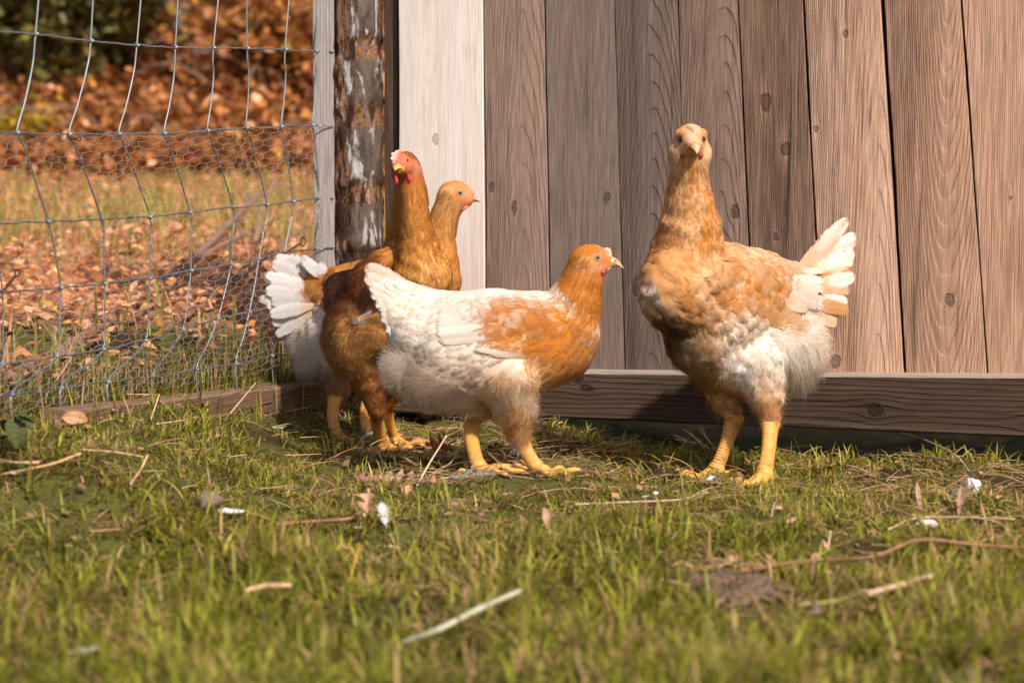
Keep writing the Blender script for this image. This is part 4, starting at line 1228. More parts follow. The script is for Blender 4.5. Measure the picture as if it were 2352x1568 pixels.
# ------------------------------------------------------------------ the four hens
def specs(**over):
    d = dict(
        head=dict(sp=.0021, L=.0058, W=.0018, lift=.0004, prof=[.5, .9, .8, .2], tilt=.05, yaw=.25, var=.08, jit=3),
        neck=dict(sp=.0034, L=.022, W=.0046, lift=.0009, prof=[.5, .9, .9, .65, .12], tilt=.14, yaw=.16, var=.11, jit=5),
        body=dict(sp=.0066, L=.023, W=.0135, lift=.0012, prof=[.50, .82, .97, 1.0, .94, .74, .10], tilt=.20, yaw=.14, var=.09, tipmix=.14),
        saddle=dict(sp=.0055, L=.034, W=.0075, lift=.0018, prof=[.5, .9, .95, .7, .15], tilt=.12, yaw=.16, var=.16),
        wing=dict(sp=.0082, L=.025, W=.0165, lift=.0014, prof=[.50, .82, .97, 1.0, .98, .84, .14], tilt=.20, yaw=.12, var=.09, tipmix=.20),
        thigh=dict(sp=.0056, L=.020, W=.0085, lift=.0010, prof=[.50, .82, .97, 1.0, .94, .74, .10], tilt=.16, yaw=.3, var=.08, ns=700, per=14, sl=.013, sw=.00020),
        fluff=dict(sp=.0062, L=.022, W=.0105, lift=.0012, prof=[.50, .82, .97, 1.0, .94, .74, .10], tilt=.16, yaw=.4, var=.07, ns=1900, per=16, sl=.021, sw=.00022, fluff=1.3),
    )
    for k, v in over.items(): d[k].update(v)
    return d

WHITE = (.78, .675, .58); CREAM = (.74, .56, .40); GING = (.46, .148, .018); BUFF = (.62, .355, .165); RUST = (.36, .125, .026)
PALE = (.68, .46, .30); DARK = (.120, .036, .012); PINK = (.66, .30, .20); REDSKIN = (.58, .13, .07)

# ---- middle hen, in profile, white and ginger
hB = Hen('hen', 'white hen with ginger neck and wing patch, standing side-on in the middle', 2.66, 0, 21, (.775, .655, .545), [
    (1020, 640, 90, 14, 8, (.76, .60, .46), .6, .5), (880, 660, 40, 60, 30, (.76, .62, .50), .8, .5), (1010, 745, 60, 12, -15, (.74, .56, .42), .6, .6),
    (950, 715, 50, 16, -25, (.74, .55, .40), .6, .6), (1070, 690, 60, 10, -10, (.76, .58, .42), .6, .5),
    (1110, 870, 130, 50, 5, (.70, .50, .35), .8, .6), (960, 860, 60, 50, 0, (.70, .53, .40), .8, .6),
    (1150, 870, 45, 22, 0, (.58, .31, .12), .6, .7), (1020, 905, 110, 22, 8, (.60, .42, .28), .8, .6),
    (1290, 790, 84, 96, -8, GING, .18), (1330, 690, 62, 74, 10, GING, .10), (1345, 610, 60, 62, 0, GING, .08),
    (1250, 775, 66, 58, 0, GING, .25), (1188, 748, 80, 62, -8, GING, .30), (1262, 660, 26, 12, 25, WHITE, .4, .9),
    (1176, 742, 30, 17, -40, (.74, .60, .46), .35, .85), (1205, 780, 30, 12, -25, (.62, .36, .16), .5, .8),
    (1284, 690, 34, 14, 22, (.72, .58, .42), .6, .75), (1262, 676, 40, 8, 18, WHITE, .5, .8), (1310, 712, 20, 8, 55, (.72, .58, .42), .5, .7), (1226, 838, 24, 20, 0, (.66, .42, .22), .6, .6),
    (1190, 965, 46, 50, 0, (.56, .30, .12), .3), (1240, 870, 40, 40, 0, (.58, .32, .12), .5, .7),
    (1345, 760, 26, 90, 12, (.40, .16, .04), .7, .55), (1310, 850, 40, 22, -35, (.34, .16, .06), .6, .6),
    (1345, 578, 40, 14, -18, (.42, .145, .022), .5, .7), (1352, 605, 28, 20, 0, (.60, .30, .12), .5, .7),
    (1388, 590, 12, 20, 20, (.60, .17, .07), .5, .75), (1378, 612, 20, 9, -15, (.64, .30, .16), .5, .8), (1384, 630, 14, 8, -20, (.46, .09, .06), .4, .7), (1358, 618, 9, 7, 30, (.50, .20, .13), .6, .7)])
hB.mott = ((.58, .26, .07), .22, (.40, .14, .026), .5)
hB.chain([(1383, 584, 10), (1400, 594, 8.5)], 'face', .6, 8, 0)
hB.chain([(1392, 606, 15), (1382, 603, 25), (1364, 598, 35), (1346, 603, 36)], 'head', .74, 10, .1)
hB.chain([(1348, 606, 38), (1335, 650, 50), (1318, 700, 66), (1296, 760, 82), (1280, 800, 84)], 'neck', .78, 22, .1)
hB.chain([(1292, 768, 84), (1225, 784, 117), (1130, 796, 136), (1050, 788, 120), (975, 758, 84), (925, 728, 50), (890, 690, 30)], 'body', .82, 12, .10)
hB.chain([(985, 725, 66), (930, 690, 44), (885, 655, 24)], 'saddle', .55, 18, .05)
hB.chain([(965, 765, 50), (925, 762, 34)], 'saddle', .7, 16, .2)
hB.chain([(1120, 850, 92), (1010, 846, 82), (950, 835, 52)], 'fluff', .86, 9, .5)
hB.chain([(1250, 742, 50), (1180, 748, 66), (1090, 742, 58), (1020, 752, 30)], 'wing', .58, 12, .12, off=.030, both=True)
hB.chain([(1172, 870, 72), (1184, 930, 48), (1192, 985, 29), (1196, 1004, 19)], 'thigh', .85, 8, .3, off=-.028)
hB.chain([(1110, 875, 62), (1092, 935, 34), (1086, 962, 19)], 'thigh', .85, 14, .3, off=.028)
hB.amp = .0003; hB.headz = float(hB.P(1330, 655)[2])
hB.build()
gB = UG(1160, 1086)
hB.finish((gB[0], gB[1], float(ground_z(gB[0], gB[1]))), specs(neck=dict(L=.019, W=.0042), body=dict(tilt=.09, var=.05, lift=.0008), wing=dict(tilt=.10, var=.06), saddle=dict(var=.06, tilt=.08), fluff=dict(ns=1700)))
hB.leg((1192, 998, 0, -.028), (1227, 1084), 17, 13.5, 4, .045) if False else None
def leg_of(h, hx, hy, off, foot, r0, r1, yaw, toe=.046):
    H = h.P(hx, hy, 0, off); dyy = H[1] - h.Y0
    return h.leg((hx + off * h.L[0] / h.px, hy, dyy), foot, r0, r1, yaw, toe)
leg_of(hB, 1195, 996, -.028, (1230, 1088), 18, 15, 5)
leg_of(hB, 1087, 955, .028, (1099, 1086), 19, 15, -4)
# tail: stacked quills, then coverts over their feet
for (bx, by, by_, tx, ty, w, ct, dz) in [
    (985, 700, .000, 838, 606, 40, (.74, .60, .50), .000), (985, 704, -.006, 842, 612, 40, WHITE, -.006), (978, 706, .006, 838, 622, 38, (.72, .62, .54), .010),
    (975, 712, -.010, 838, 632, 36, WHITE, -.012), (972, 716, .010, 842, 648, 36, (.70, .60, .52), .014), (970, 722, -.014, 846, 655, 34, (.80, .72, .64), -.018),
    (968, 726, .014, 850, 668, 34, WHITE, .018), (966, 730, -.018, 854, 676, 32, WHITE, -.022), (962, 736, -.021, 862, 694, 32, (.76, .66, .56), -.026),
    (960, 742, -.022, 872, 712, 32, WHITE, -.028), (958, 750, -.024, 880, 730, 34, (.72, .62, .54), -.03), (955, 756, .02, 878, 742, 34, (.66, .56, .48), .03),
    (956, 760, -.024, 888, 752, 36, WHITE, -.03), (958, 772, -.024, 896, 772, 38, (.80, .74, .68), -.03), (965, 785, -.022, 910, 790, 40, WHITE, -.026)]:
    hB.quill('tail_feather', (bx, by, by_ * .45), (tx + hB.rs.normal(0, 3), ty + hB.rs.normal(0, 2), dz * .5), w * 1.12, (.78, .62, .46), ct, (0.05, -1, .10), bend=.02, split=.4, mott=(.74, .58, .44) if ty < 640 else None)
# folded flight feathers
for (bx, by, tx, ty, w, c1, c2) in [(1140, 706, 1008, 716, 40, WHITE, (.80, .70, .60)), (1140, 718, 1004, 732, 40, WHITE, WHITE), (1145, 731, 1002, 750, 40, (.80, .72, .63), WHITE),
                                   (1148, 745, 1003, 764, 40, WHITE, (.82, .74, .65)), (1150, 759, 1006, 777, 40, WHITE, WHITE), (1150, 773, 1014, 787, 22, (.78, .66, .53), WHITE)]:
    hB.qsurf('wing_feather', (bx, by), (tx, ty), w * .8, c1, c2)
hB.qsurf('wing_feather', (1225, 826), (1090, 801), 13, (.72, .54, .38), WHITE, lift1=.0032)
hB.qsurf('wing_feather', (1240, 820), (1128, 813), 12, (.62, .36, .18), (.74, .60, .46), lift1=.003)
fw = (1, -.05, -.14)
hB.beak(hB.P(1401, 602), (1, -.05, -.40), (0, 0, 1), 43, 15, 11, (.54, .27, .12), (.50, .31, .18), hook=.05)
hB.eye(1372.5, 591.5, 8.6, (.30, .30, .25), (.42, .20, .08))
pe, ne = hB.hit(1372.5, 591.5); q = pe + hB.L * 2 * ((hB.P(1372.5, 591.5) - pe) @ hB.L); hB.eye(0, 0, 8.6, (.30, .30, .25), (.62, .34, .17), q, ne - 2 * hB.L * (ne @ hB.L))
hB.comb(hB.P(1397, 579), (1, 0, -.85), (0, 0, 1), 34, 9, 6, 2.6, (.66, .26, .18), (.78, .50, .40), peak=.6)
for o_ in (-.010, .010): hB.wattle(hB.P(1383, 619, 0, o_), fw, 9, 7, (.40, .06, .05))

# ---- right hen, facing the lens, pale ginger and white
hA = Hen('hen', 'pale ginger hen standing tallest, facing the camera with muddy breast', 2.79, 232, 22, (.54, .225, .068), [
    (1600, 560, 90, 70, 0, (.58, .26, .08), .6, .7), (1620, 520, 34, 95, -15, (.54, .21, .036), .5, .9),
    (1555, 640, 60, 90, 10, (.56, .27, .10), .6, .6),
    (1760, 820, 150, 90, 8, (.79, .66, .53), .35), (1800, 800, 80, 60, 0, WHITE, .7, .7), (1690, 780, 40, 60, 25, (.76, .60, .46), .7, .7),
    (1830, 720, 60, 50, 0, (.80, .72, .63), .5, .9), (1840, 640, 50, 50, 20, (.78, .66, .55), .6, .7),
    (1760, 580, 100, 16, 18, (.76, .56, .38), .6, .7), (1700, 600, 80, 24, 12, (.70, .44, .23), .7, .6),
    (1640, 645, 34, 14, 30, (.75, .56, .38), .6, .7), (1620, 690, 30, 12, 40, (.74, .54, .36), .6, .6),
    (1720, 655, 84, 40, 15, (.54, .215, .048), .5, .9), (1790, 690, 58, 46, 25, (.54, .225, .055), .4, .95), (1810, 738, 30, 20, 0, (.60, .32, .13), .5, .8),
    (1700, 650, 30, 12, 25, (.70, .46, .26), .6, .6), (1840, 690, 28, 22, 30, (.76, .58, .42), .5, .8),
    (1462, 680, 16, 32, -10, (.80, .75, .71), .6, .9), (1498, 675, 12, 30, -15, (.74, .64, .55), .8, .8), (1545, 735, 13, 38, -40, (.78, .70, .64), .7, .8),
    (1600, 760, 22, 12, 25, (.82, .77, .72), .5, .8),
    (1620, 790, 24, 60, -30, (.56, .30, .12), .6, .6),
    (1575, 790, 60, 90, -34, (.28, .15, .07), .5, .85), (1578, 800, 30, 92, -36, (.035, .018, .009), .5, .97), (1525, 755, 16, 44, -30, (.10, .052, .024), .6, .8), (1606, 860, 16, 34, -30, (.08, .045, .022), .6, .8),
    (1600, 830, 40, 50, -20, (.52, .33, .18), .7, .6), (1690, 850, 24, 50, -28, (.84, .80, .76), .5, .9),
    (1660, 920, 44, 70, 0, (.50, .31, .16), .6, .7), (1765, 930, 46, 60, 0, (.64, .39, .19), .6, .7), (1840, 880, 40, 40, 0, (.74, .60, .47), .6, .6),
    (1585, 300, 56, 34, 0, (.70, .38, .17), .5, .8), (1545, 360, 24, 40, 0, (.68, .46, .29), .7, .7), (1628, 355, 18, 36, 0, (.70, .46, .27), .7, .7),
    (1583, 385, 46, 26, 0, (.40, .25, .12), .7, .6), (1590, 322, 14, 26, 8, (.76, .46, .26), .5, .8), (1562, 318, 17, 18, 0, (.38, .17, .06), .6, .75), (1616, 318, 12, 16, 0, (.44, .20, .07), .6, .7), (1590, 318, 16, 34, 5, (.70, .38, .24), .6, .8),
    (1570, 480, 40, 60, 0, (.62, .36, .17), .7, .5)])
hA.mott = ((.72, .45, .25), .70, (.48, .165, .022), .75)
hA.chain([(1595, 340, -.090, 18), (1590, 324, -.074, 31), (1586, 321, -.056, 36), (1584, 334, -.042, 38)], 'head', .93, 10, .1, L=(.95, .25, 0))
hA.chain([(1561, 308, -.070, 12), (1572, 306, -.078, 10)], 'head', 1.0, 9, 0)
hA.chain([(1614, 307, -.070, 11), (1603, 306, -.078, 10)], 'head', 1.0, 9, 0)
hA.chain([(1562, 353, -.058, 25), (1608, 353, -.062, 25)], 'head', 1.0, 12, .6, L=(.95, .25, 0))
hA.chain([(1583, 352, -.058, 42), (1582, 416, -.052, 47), (1584, 473, -.048, 60), (1584, 531, -.044, 76), (1580, 600, -.040, 96)], 'neck', .95, 24, .1)
hA.chain([(1560, 664, -.058, 103), (1635, 695, -.01, 143), (1722, 705, .055, 138), (1800, 692, .115, 100), (1850, 672, .16, 52)], 'body', .88, 12, .12)
hA.chain([(1830, 675, .14, 56), (1868, 655, .165, 42), (1895, 640, .18, 24)], 'saddle', .7, 16, .05)
hA.chain([(1730, 800, .02, 104), (1795, 796, .075, 106)], 'fluff', .9, 9, .5)
hA.chain([(1611, 772, -.03, 91), (1680, 826, .0, 80)], 'thigh', .9, 9, .6)
hA.chain([(1650, 640, -.075, 48), (1735, 672, -.028, 66), (1815, 694, .045, 60), (1870, 690, .10, 28)], 'wing', .44, 6, .16)
hA.chain([(1550, 640, -.05, 40), (1600, 680, .06, 58), (1680, 690, .14, 40)], 'wing', .30, 10, .16)
hA.chain([(1742, 845, -.012, 76), (1760, 910, -.022, 44), (1767, 958, -.026, 27), (1768, 978, -.027, 19)], 'thigh', .9, 16, .3)
hA.chain([(1648, 850, .02, 66), (1666, 915, .02, 38), (1682, 950, .02, 24), (1686, 966, .02, 17)], 'thigh', .9, 16, .3)
hA.amp = .0015; hA.headz = float(hA.P(1584, 430)[2])
hA.build()
gA = UG(1700, 1098)
hA.finish((gA[0], gA[1], float(ground_z(gA[0], gA[1]))), specs(neck=dict(sp=.0038, L=.020, W=.0062, prof=[.5, .9, 1, .85, .3], var=.11), body=dict(W=.0135, L=.024, sp=.0070), fluff=dict(ns=1300, L=.030, W=.013), thigh=dict(ns=500, L=.026, W=.0115)))
hA.leg((1768, 968, -.027), (1755, 1108), 21, 18, 0, .050, seed=1)
hA.leg((1686, 955, .020), (1645, 1092), 22, 17, -24, .050, seed=2)
for (bx, by, bd, tx, ty, td, w, ct, mt) in [
    (1815, 640, .150, 1948, 500, .215, 46, WHITE, PALE), (1820, 645, .155, 1962, 532, .225, 44, WHITE, None), (1825, 652, .150, 1967, 548, .215, 44, WHITE, PALE),
    (1828, 656, .140, 1968, 578, .205, 44, (.80, .72, .64), None), (1830, 660, .135, 1964, 596, .195, 42, WHITE, PALE), (1832, 666, .125, 1958, 622, .185, 42, PALE, GING),
    (1834, 672, .118, 1962, 640, .175, 40, WHITE, None), (1836, 680, .112, 1952, 664, .165, 42, (.62, .32, .13), PALE), (1838, 688, .105, 1952, 690, .155, 40, WHITE, None),
    (1838, 694, .100, 1944, 706, .145, 42, (.58, .28, .10), None), (1836, 700, .098, 1935, 732, .140, 40, (.62, .34, .16), None), (1834, 706, .096, 1922, 745, .130, 36, PALE, None)]:
    hA.quill('tail_feather', (bx, by, bd), (tx + hA.rs.normal(0, 5), ty + hA.rs.normal(0, 4), td), w * hA.rs.uniform(.85, 1.12), (.70, .44, .25), ct, (.5, -.75, .25), bend=.03, split=.45, mott=mt)
for (bx, by, tx, ty, w, c1, c2, ob) in [
    (1800, 622, 1900, 628, 30, (.64, .36, .15), WHITE, .05), (1800, 636, 1912, 648, 32, WHITE, (.80, .70, .60), .05), (1800, 650, 1908, 668, 34, (.76, .60, .45), WHITE, .05), (1795, 664, 1902, 690, 36, WHITE, WHITE, .045),
    (1790, 678, 1890, 704, 34, PALE, WHITE, .04)]:
    hA.qsurf('wing_feather', (bx, by), (min(tx, 1884), ty), w * .8, c1, c2, lift1=.006)
for (bx, by, tx, ty, w, c1, c2) in [(1715, 700, 1806, 750, 44, (.60, .30, .10), (.60, .31, .12)), (1745, 700, 1838, 736, 40, (.62, .32, .11), (.66, .38, .18)), (1765, 688, 1852, 708, 38, (.60, .29, .09), (.78, .62, .48))]:
    hA.qsurf('wing_feather', (bx, by), (tx, ty), w * .8, c1, c2, lift1=.004)
fwA = (.16, -.95, -.30)
hA.beak(hA.P(1597, 337, -.098), fwA, (0, 0, 1), 26, 12, 16, (.52, .24, .08), (.60, .38, .24), (.22, .11, .045), hook=.36)
hA.eye(1563, 320, 9.5, (.05, .036, .02), (.20, .09, .04)); hA.eye(1616, 320, 8.5, (.05, .036, .02), (.30, .15, .06))
pc, nc = hA.hit(1590, 300)
hA.comb(pc - nc * .0003, (.42, -.52, -.78), (0, .2, 1), 44, 10, 6, 3.2, (.66, .30, .17), (.72, .42, .28), peak=.55)
for (x, y) in ((1569, 358), (1611, 356)):
    p_, n_ = hA.hit(x, y); hA.wattle(p_ + V(0, 0, .003) + n_ * .0008, (n_[1], -n_[0], 0), 12, 7, (.26, .03, .03))

# ---- rear hen, in profile near the wall: white tail, ginger back, pale head
hD = Hen('hen', 'ginger hen with spread white tail, half hidden behind the brown hen', 3.09, 0, 24, (.50, .19, .036), [
    (700, 790, 80, 100, 0, (.80, .72, .65), .15), (640, 740, 60, 50, 0, (.78, .62, .50), .5), (690, 740, 40, 30, 0, (.78, .58, .44), .7, .6), (745, 850, 60, 40, 0, (.50, .34, .23), .6, .7),
    (775, 885, 40, 50, 0, (.42, .25, .14), .4), (775, 650, 70, 50, 0, (.44, .165, .035), .5), (905, 590, 60, 10, -35, WHITE, .5, .8),
    (1046, 448, 44, 36, 0, (.47, .175, .036), .2), (1020, 470, 20, 20, 0, (.58, .28, .09), .6), (1070, 440, 18, 20, 10, (.66, .27, .14), .6, .7), (1072, 462, 12, 12, 0, (.66, .26, .18), .6, .7),
    (1030, 432, 24, 8, -30, (.66, .38, .18), .7, .6), (1036, 490, 16, 40, 10, (.52, .27, .12), .6, .7), (1005, 560, 26, 50, 0, (.54, .225, .045), .6)])
hD.mott = ((.64, .31, .10), .4, (.46, .18, .04), .5)
hD.chain([(1068, 436, 9), (1082, 447, 7.5)], 'face', .6, 8, 0)
hD.chain([(1075, 459, 14), (1066, 453, 24), (1052, 447, 30), (1037, 449, 29)], 'head', .74, 9, .1)
hD.chain([(1040, 453, 31), (1022, 495, 33), (1008, 545, 38), (1002, 590, 50), (990, 640, 66)], 'neck', .8, 20, .1)
hD.chain([(985, 645, 70), (920, 680, 92), (850, 692, 98), (785, 696, 84), (745, 682, 56), (725, 660, 34)], 'body', .80, 24, .1)
hD.chain([(775, 668, 58), (742, 660, 42), (712, 655, 22)], 'saddle', .62, 16, .05)
hD.chain([(790, 760, 70), (735, 772, 60), (732, 806, 50)], 'fluff', .84, 20, .4)
hD.chain([(950, 660, 44), (860, 685, 58), (775, 690, 30)], 'wing', .3, 7, .12, off=.044, both=True)
hD.chain([(778, 835, 44), (775, 880, 29), (772, 912, 17)], 'thigh', .85, 14, .3, off=-.02)
hD.chain([(850, 830, 44), (850, 885, 29), (850, 915, 17)], 'thigh', .85, 14, .3, off=.02)
hD.amp = .0008; hD.headz = float(hD.P(1020, 500)[2])
hD.build()
gD = UG(800, 1012)
hD.finish((gD[0], gD[1], float(ground_z(gD[0], gD[1]))), specs(fluff=dict(ns=1300)))
leg_of(hD, 771, 908, -.02, (773, 1014), 15, 12, 0, .042)
leg_of(hD, 849, 908, .02, (842, 1005), 15, 12, 0, .042)
TW = (.70, .665, .635)
for (bx, by, bd, tx, ty, td, w, cb, bend) in [
    (752, 640, -.02, 726, 604, -.03, 34, GING, .0), (748, 645, -.02, 706, 596, -.03, 36, TW, .0), (745, 648, -.01, 690, 592, -.02, 36, TW, .03), (742, 650, .0, 668, 590, -.01, 38, TW, .0),
    (738, 652, .01, 648, 592, .0, 40, TW, .03), (736, 655, .0, 634, 592, -.005, 40, TW, .0), (734, 660, -.005, 622, 606, -.012, 40, TW, .03), (732, 664, -.01, 610, 622, -.02, 38, TW, .0),
    (732, 668, .0, 605, 636, -.01, 36, TW, .03), (730, 672, -.012, 612, 652, -.025, 34, TW, .02), (730, 678, -.015, 607, 668, -.03, 34, TW, .0), (730, 684, -.02, 612, 690, -.03, 32, TW, .03),
    (728, 694, -.02, 598, 690, -.032, 30, TW, -.14), (728, 690, -.016, 606, 704, -.03, 30, TW, -.10), (728, 700, -.026, 612, 720, -.036, 32, TW, .02), (726, 705, -.02, 618, 745, -.03, 36, (.76, .60, .48), -.05), (726, 712, -.024, 632, 765, -.03, 36, (.76, .62, .52), .0)]:
    hD.quill('tail_feather', (bx, by, bd), (tx + hD.rs.normal(0, 5), ty + hD.rs.normal(0, 4), td * .7), w * hD.rs.uniform(.75, 1.05), (.44, .17, .04) if by < 700 else (.76, .58, .44), TW, (.05, -1, .1), bend=bend, split=.30, soft=.08)
fwD = (1, -.06, -.18)
hD.beak(hD.P(1081, 455), (1, -.06, -.36), (0, 0, 1), 37, 12.5, 9, (.58, .31, .17), (.44, .29, .24), (.62, .36, .17), hook=.06)
hD.eye(1057, 443, 7.6, (.28, .25, .18), (.46, .24, .11))
hD.comb(hD.P(1076, 432), (1, 0, -.85), (0, 0, 1), 30, 5, 6, 2.4, (.64, .27, .16), (.72, .42, .30), peak=.6)
for o_ in (-.009, .009): hD.wattle(hD.P(1068, 474, 0, o_), (1, 0, .5), 8, 11, (.60, .16, .12))

# ---- brown hen with red face, in front of it
hC = Hen('hen', 'rich brown hen with upright comb and red wattles, looking at the camera', 2.89, 308, 23, (.45, .155, .026), [
    (985, 600, 60, 70, 0, (.56, .24, .045), .5), (990, 640, 40, 40, 0, (.64, .33, .12), .7, .6), (940, 520, 60, 80, 0, (.44, .17, .032), .5), (915, 500, 16, 90, 8, (.25, .085, .018), .6, .7),
    (830, 590, 90, 14, -28, (.24, .075, .018), .5, .8), (805, 665, 100, 76, -42, (.095, .027, .009), .25), (770, 730, 40, 60, 20, DARK, .3), (850, 680, 50, 40, 0, (.20, .065, .018), .5, .8), (840, 735, 40, 12, 10, (.34, .12, .03), .5, .8),
    (830, 800, 100, 60, 0, (.40, .185, .060), .5), (800, 760, 50, 16, 0, (.36, .16, .055), .5, .7), (885, 750, 50, 40, 0, (.50, .24, .07), .6, .8), (850, 790, 60, 16, 15, (.54, .30, .12), .7, .6),
    (850, 890, 50, 60, 0, (.32, .13, .035), .4), (900, 870, 40, 60, 0, (.16, .055, .018), .5),
    (928, 380, 44, 40, 0, (.36, .115, .024), .2), (938, 386, 22, 26, -20, (.62, .145, .075), .35), (918, 372, 16, 18, 0, (.60, .13, .08), .4), (950, 388, 12, 18, -20, (.64, .28, .17), .6, .7), (918, 412, 22, 16, 0, (.28, .12, .045), .5, .8),
    (945, 355, 24, 8, 35, (.14, .05, .015), .5, .8), (965, 420, 16, 40, -25, (.34, .10, .018), .5, .8), (935, 440, 40, 16, 0, (.34, .125, .028), .6, .7)])
hC.mott = ((.56, .26, .06), .5, (.30, .10, .02), .6)
hC.chain([(914, 386, -.088, 17), (922, 380, -.072, 28), (932, 380, -.054, 32), (940, 386, -.040, 29)], 'head', .90, 9, .1, L=(.94, -.30, 0))
hC.chain([(928, 398, -.056, 30), (940, 418, -.045, 33)], 'head', .95, 10, .6, L=(.94, -.30, 0))
hC.chain([(936, 404, -.050, 28), (948, 460, -.052, 33), (954, 520, -.052, 38), (962, 575, -.050, 50), (968, 625, -.048, 68)], 'neck', .95, 14, .1)
hC.chain([(940, 396, -.034, 31), (938, 450, -.026, 36), (930, 510, -.020, 38), (922, 560, -.012, 40), (915, 600, -.006, 44)], 'neck', .95, 7, .1)
hC.chain([(956, 408, -.040, 16), (968, 436, -.040, 15), (980, 468, -.038, 7)], 'neck', .8, 10, .1)
hC.chain([(968, 650, -.045, 72), (925, 690, -.012, 98), (865, 704, .02, 98), (810, 690, .05, 74), (785, 670, .065, 46)], 'body', .88, 24, .15)
hC.chain([(905, 585, -.03, 26), (860, 618, -.035, 40), (812, 668, -.025, 50), (775, 720, -.010, 36), (760, 750, -.004, 18)], 'saddle', .42, 8, .25, L=(-.85, -.5, .1))
hC.chain([(880, 660, -.065, 50), (850, 700, -.055, 48), (815, 712, -.035, 28)], 'wing', .34, 8, .2, L=(-.8, -.6, 0))
hC.chain([(880, 765, -.04, 84), (826, 775, -.018, 98)], 'thigh', .82, 14, .5, L=(-.75, -.65, 0))
hC.chain([(838, 820, -.035, 66), (850, 880, -.042, 39), (860, 918, -.044, 27), (865, 944, -.044, 22)], 'thigh', .88, 12, .4)
hC.chain([(905, 840, .01, 62), (897, 890, .012, 33), (890, 928, .012, 19)], 'thigh', .88, 12, .4)
hC.amp = .0011; hC.headz = float(hC.P(940, 450)[2])
hC.build()
gC = UG(880, 1026)
hC.finish((gC[0], gC[1], float(ground_z(gC[0], gC[1]))), specs(neck=dict(sp=.0040, L=.024, W=.0065), thigh=dict(sp=.0062, L=.022, W=.0105, ns=700), body=dict(tipmix=.04)))
hC.leg((864, 934, -.044), (877, 1030), 17, 16, 0, .046)
hC.leg((890, 922, .012), (905, 1020), 14, 12, 10, .046)
for (bx, by, bd, tx, ty, td, w) in [(792, 668, .06, 742, 632, .105, 30), (790, 672, .062, 738, 646, .11, 30), (794, 664, .058, 752, 622, .10, 28), (788, 678, .06, 740, 660, .105, 28), (792, 670, .066, 748, 640, .125, 28)]:
    hC.quill('tail_feather', (bx, by, bd), (tx, ty, td), w, (.30, .10, .022), (.38, .14, .03), (-.6, -.7, .3), bend=.03)
for (bx, by, tx, ty, w, c1, c2) in [(880, 702, 822, 738, 14, (.40, .37, .35), (.42, .40, .385)), (870, 715, 812, 745, 10, (.46, .27, .15), (.44, .28, .17)),
                                   (866, 738, 812, 742, 12, (.20, .16, .14), (.18, .15, .135)), (885, 715, 828, 735, 16, (.50, .22, .06), (.52, .26, .09))]:
    hC.qsurf('wing_feather', (bx, by), (tx, ty), w, c1, c2, lift1=.003)
fwC = (-.26, -.95, .16)
hC.beak(hC.P(914, 386, -.092), fwC, (.05, 0, 1), 24, 11, 15, (.56, .29, .07), (.56, .33, .12), (.56, .28, .06), hook=.35)
hC.eye(935, 369, 6.2, (.40, .22, .04), (.50, .15, .08)); hC.eye(898, 374, 5.6, (.40, .22, .04), (.46, .12, .06))
pc, nc = hC.hit(908, 368)
hC.comb(pc - nc * .001, (-.10, -.42, -.90), (-.12, .2, 1), 62, 17, 5, 5.6, (.60, .125, .09), (.76, .42, .34), peak=.62)
for (x, y, l_, w_) in ((934, 398, 24, 11), (910, 402, 22, 8)):
    p_, n_ = hC.hit(x, y); hC.wattle(p_ + n_ * .003 + V(0, 0, .002), (.55, -.8, 0), l_, w_, (.60, .045, .035), thick=.5)
# ------------------------------------------------------------------ grass, straw, leaf litter
def blades(roots, h, w, bend, az, col, T=5, twist=0.0, tipz=None):
    """curved tapering blades; all arrays of length N (col N,3). returns verts, quads, colours"""
    N = len(roots); t = np.linspace(0, 1, T)
    d = np.stack([np.cos(az), np.sin(az), 0 * az], 1); sd = np.stack([-np.sin(az + twist), np.cos(az + twist), 0 * az], 1)
    ang = bend[:, None] * (.15 + .85 * t[None])                      # lean grows towards the tip
    ds = h[:, None] / (T - 1)
    x = np.cumsum(np.sin(ang) * ds, 1) - (np.sin(ang) * ds)[:, :1]; z = np.cumsum(np.cos(ang) * ds, 1) - (np.cos(ang) * ds)[:, :1]
    c = roots[:, None] + d[:, None] * x[..., None] + V(0, 0, 1) * z[..., None]
    pr = np.array([.75, 1, .95, .7, .06])[:T] if T == 5 else np.linspace(1, .06, T)
    o = sd[:, None] * (w[:, None] * pr[None] / 2)[..., None]
    v = np.stack([c - o, c + o], 2).reshape(-1, 3)
    b = np.arange(N)[:, None] * 2 * T
    q = np.concatenate([np.stack([b[:, 0] + 2 * k, b[:, 0] + 2 * k + 1, b[:, 0] + 2 * k + 3, b[:, 0] + 2 * k + 2], 1) for k in range(T - 1)])
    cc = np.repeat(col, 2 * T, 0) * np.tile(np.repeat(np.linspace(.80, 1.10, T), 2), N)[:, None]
    return v, q, cc
def blade_mat(name, tr, rough=.5, spec=.25, boost=1.35):
    g = G(name); c = g.attr()[0]
    return g.bsdf(c, rough, spec, None, 0, tr, g.mix(1.0, c, (boost,) * 3, 'MULTIPLY'))
M_GRASS = blade_mat('grass_blade', .40)
M_DRY = blade_mat('dry_stalk', .12, .6, .25, 1.0)
M_LEAFLIT = blade_mat('dead_leaf', .25, .6, .25, 1.1)

GREENS = np.array([(.170, .172, .013), (.265, .255, .021), (.085, .100, .011), (.360, .320, .048), (.400, .250, .100)])
def gcol(n, p, rs, var=.22):
    return GREENS[rs.choice(5, n, p=p)] * np.exp(rs.normal(0, var, (n, 1)))

